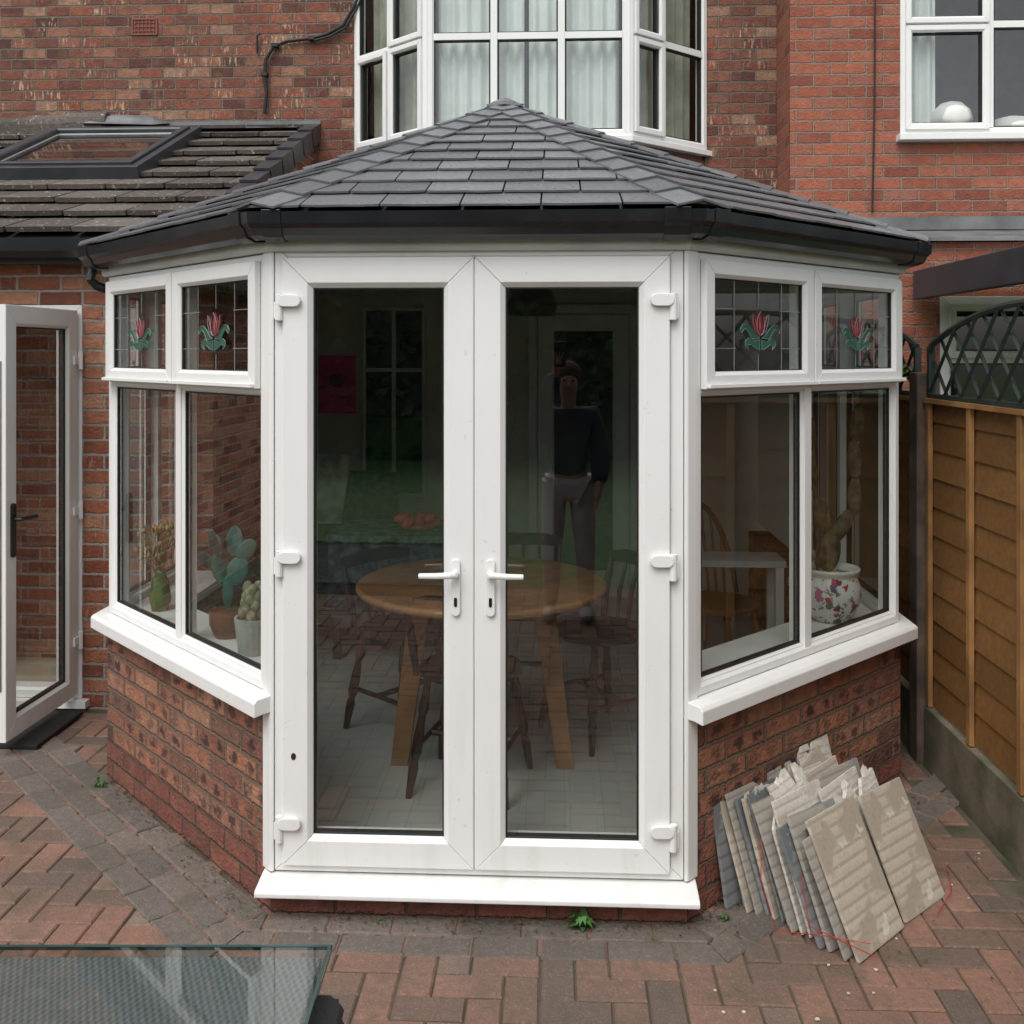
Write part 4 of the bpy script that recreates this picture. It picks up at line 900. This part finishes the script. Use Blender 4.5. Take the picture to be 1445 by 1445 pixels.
# ------------------------------------------------------------------ garden behind the viewer (hedge and trees added for the reflections)
def leafcloud(mb,n,fn,r):
    for k in range(n):
        c=fn(); a=Vector((random.gauss(0,1),random.gauss(0,1),random.gauss(0,1))).normalized(); b=a.orthogonal().normalized(); c2=a.cross(b); q=r*random.uniform(.6,1.3)
        mb.add([c+b*q,c+c2*q*.6,c-b*q,c-c2*q*.6],[(0,1,2,3)])
mb=MB(); mb.box(-11,9,-14.8,-13.8,-.02,4.1); leafcloud(mb,7000,lambda:Vector((random.uniform(-11,9),-13.7+random.gauss(0,.12),random.uniform(0,4.3))),.13)  # hedge height shaped to keep bright sky out of the door reflections
tag(mb.build('hedge',mHedge,recalc=False),'tall dark hedge added across the end of the garden, seen only in reflections','hedge')
for i,(x,y,h) in enumerate(((-6,-17,5.8),(3.2,-18,6.2))):
    t=thing('tree',['added leafy garden tree left of centre behind the hedge','taller added leafy tree right of centre behind the hedge'][i],'tree',(x,y,0))
    mb=MB(); mb.tube([(x,y,0),(x+.1,y,h*.3),(x-.1,y,h*.6)],[.25,.18,.1],8)
    for q in range(5):
        a=q*1.3; mb.tube([(x,y,h*.35+q*.3),(x+1.5*math.cos(a),y+1.5*math.sin(a),h*.6+q*.3)],[.09,.03],6)
    mb.build('trunk',mBark,t)
    cl=[Vector((x+random.gauss(0,1.4),y+random.gauss(0,1),h*.62+random.gauss(0,.9))) for _ in range(16)]
    mb=MB(); leafcloud(mb,3000,lambda:random.choice(cl)+Vector((random.gauss(0,.55),random.gauss(0,.55),random.gauss(0,.5))),.2); mb.build('crown',mHedge,t,recalc=False)

# ------------------------------------------------------------------ photographer (reflected in the door glass)
px,py=.32,-3.60
per=thing('person','person in dark top and grey trousers holding up a phone, reflected in the right door','person',(px,py,0))
def skin(name,V,E,m,parent,sub=2):
    ks=list(V)
    me=bpy.data.meshes.new(name); me.from_pydata([V[k][0] for k in ks],[(ks.index(a),ks.index(b)) for a,b in E],[])
    o=bpy.data.objects.new(name,me); COL.objects.link(o); o.modifiers.new('Skin','SKIN')
    if not me.skin_vertices:
        bpy.context.view_layer.objects.active=o; o.select_set(True); bpy.ops.mesh.customdata_skin_add(); o.select_set(False)
    for i,k in enumerate(ks):
        r=V[k][1]; r=r if isinstance(r,tuple) else (r,r); me.skin_vertices[0].data[i].radius=r; me.skin_vertices[0].data[i].use_root=(i==0)
    s=o.modifiers.new('Sub','SUBSURF'); s.levels=sub; s.render_levels=sub
    me.materials.append(m); o.parent=parent; o.matrix_parent_inverse=wm(parent).inverted(); return o
V={'pel':((px,py,.93),(.11,.085)),'ab':((px,py,1.08),(.10,.08)),'ch':((px,py,1.27),(.125,.085)),'nk':((px,py+.01,1.44),.05),'hd0':((px,py+.03,1.52),(.06,.07)),'hd1':((px,py+.035,1.60),(.070,.088)),'hd2':((px,py+.02,1.68),(.055,.072))}
E=[('pel','ab'),('ab','ch'),('ch','nk'),('nk','hd0'),('hd0','hd1'),('hd1','hd2')]
for sg,n in ((-1,'l'),(1,'r')):
    V[n+'s']=((px+sg*.165,py,1.37),.05)
    if sg<0: V[n+'e']=((px-.22,py+.17,1.32),.040); V[n+'w']=((px-.085,py+.34,1.66),.027); V[n+'p']=((px-.07,py+.365,1.73),(.034,.016))
    else: V[n+'e']=((px+.22,py+.02,1.10),.040); V[n+'w']=((px+.20,py+.16,.92),.027); V[n+'p']=((px+.19,py+.20,.85),(.018,.032))
    V[n+'h']=((px+sg*.09,py,.88),.082); V[n+'k']=((px+sg*.11,py+.03,.50),.055); V[n+'a']=((px+sg*.12,py-.01,.09),.036); V[n+'f']=((px+sg*.13,py+.14,.04),.036)
    E+=[('ch',n+'s'),(n+'s',n+'e'),(n+'e',n+'w'),(n+'w',n+'p'),('pel',n+'h'),(n+'h',n+'k'),(n+'k',n+'a'),(n+'a',n+'f')]
    b=Vector(V[n+'p'][0])
    for q in range(4):
        off=Vector((-.024+q*.016,.012,.03)) if sg<0 else Vector((.0,-.020+q*.016,-.035))
        f1=b+off; f2=b+off*1.6+(Vector((.0,-.005,.02)) if sg<0 else Vector((-.012,.004,-.02)))
        V[f'{n}g{q}']=(tuple(f1),.009); V[f'{n}G{q}']=(tuple(f2),.0075); E+=[(n+'p',f'{n}g{q}'),(f'{n}g{q}',f'{n}G{q}')]
    th1=b+(Vector((.035,.01,.0)) if sg<0 else Vector((-.015,.035,-.01))); V[n+'t']=(tuple(th1),.010); E+=[(n+'p',n+'t')]
body=skin('body',V,E,flat('skin_tone',(.38,.23,.17),.6),per)
def cloth(name,keys,ed,m,gr,ov={}):
    return skin(name,{k:(ov.get(k,V[k][0]),tuple(x+gr for x in (V[k][1] if isinstance(V[k][1],tuple) else (V[k][1],)*2))) for k in keys},ed,m,per)
cloth('top',['ch','pel','ab','nk','ls','rs','le','re','lw','rw'],[('pel','ab'),('ab','ch'),('ch','nk'),('ch','ls'),('ch','rs'),('ls','le'),('rs','re'),('le','lw'),('re','rw')],flat('navy_jumper',(.03,.038,.06),.9),.032,{'nk':(px,py+.005,1.40)})
cloth('trousers',['pel','lh','rh','lk','rk','la','ra'],[('pel','lh'),('pel','rh'),('lh','lk'),('rh','rk'),('lk','la'),('rk','ra')],flat('grey_trousers',(.55,.54,.53),.9),.02)
for sg in (-1,1):
    MB().ball((px+sg*.125,py+.07,.05),.052,.135,.05).build('shoe',flat('pale_shoe',(.45,.43,.4),.7),per,smooth=True)
    MB().ball((px+sg*.03,py+.118,1.605),.011,.007,.008).build('eye',mBlk,per)
MB().ball((px,py+.125,1.575),.012,.018,.02).build('nose',bpy.data.materials['skin_tone'],per,smooth=True)
MB().ball((px,py+.0,1.655),.086,.105,.085).build('hair',flat('brown_hair',(.05,.03,.018),.8),per,smooth=True)
tag(MB().box(.22,.30,-3.225,-3.216,1.70,1.86).build('phone',mBlk,bevel=.003),'black phone held up by the reflected person','phone')

# ------------------------------------------------------------------ light, camera
w=bpy.data.worlds.new('World'); scene.world=w; w.use_nodes=True; nt=w.node_tree; bg=nt.nodes['Background']
sky=nt.nodes.new('ShaderNodeTexSky'); sky.sky_type='NISHITA'; sky.sun_disc=False; sky.air_density=1.0; sky.dust_density=3.0
hs=nt.nodes.new('ShaderNodeHueSaturation'); hs.inputs['Saturation'].default_value=.22; hs.inputs['Value'].default_value=1.35
nt.links.new(sky.outputs[0],hs.inputs['Color']); nt.links.new(hs.outputs[0],bg.inputs[0]); bg.inputs[1].default_value=.15
sd_=bpy.data.lights.new('sun','SUN'); sd_.energy=1.4; sd_.angle=R(45); sd_.color=(1,.98,.95)
so=bpy.data.objects.new('sun',sd_); COL.objects.link(so)
dirv=Vector((.25,.66,-1.0)).normalized(); so.rotation_euler=dirv.to_track_quat('-Z','Y').to_euler()
sky.sun_elevation=math.asin(-dirv.z); sky.sun_rotation=math.atan2(-dirv.x,-dirv.y)
cd=bpy.data.cameras.new('camera'); cd.lens=36*FP/1445; cd.sensor_width=36; cd.shift_y=-(722.5-500)/1445; cd.clip_end=300; cd.clip_start=.02
co=bpy.data.objects.new('camera',cd); COL.objects.link(co); co.location=CAM; co.rotation_euler=(R(90),0,TH); scene.camera=co
scene.view_settings.view_transform='Standard'; scene.view_settings.look='None'; scene.view_settings.exposure=0
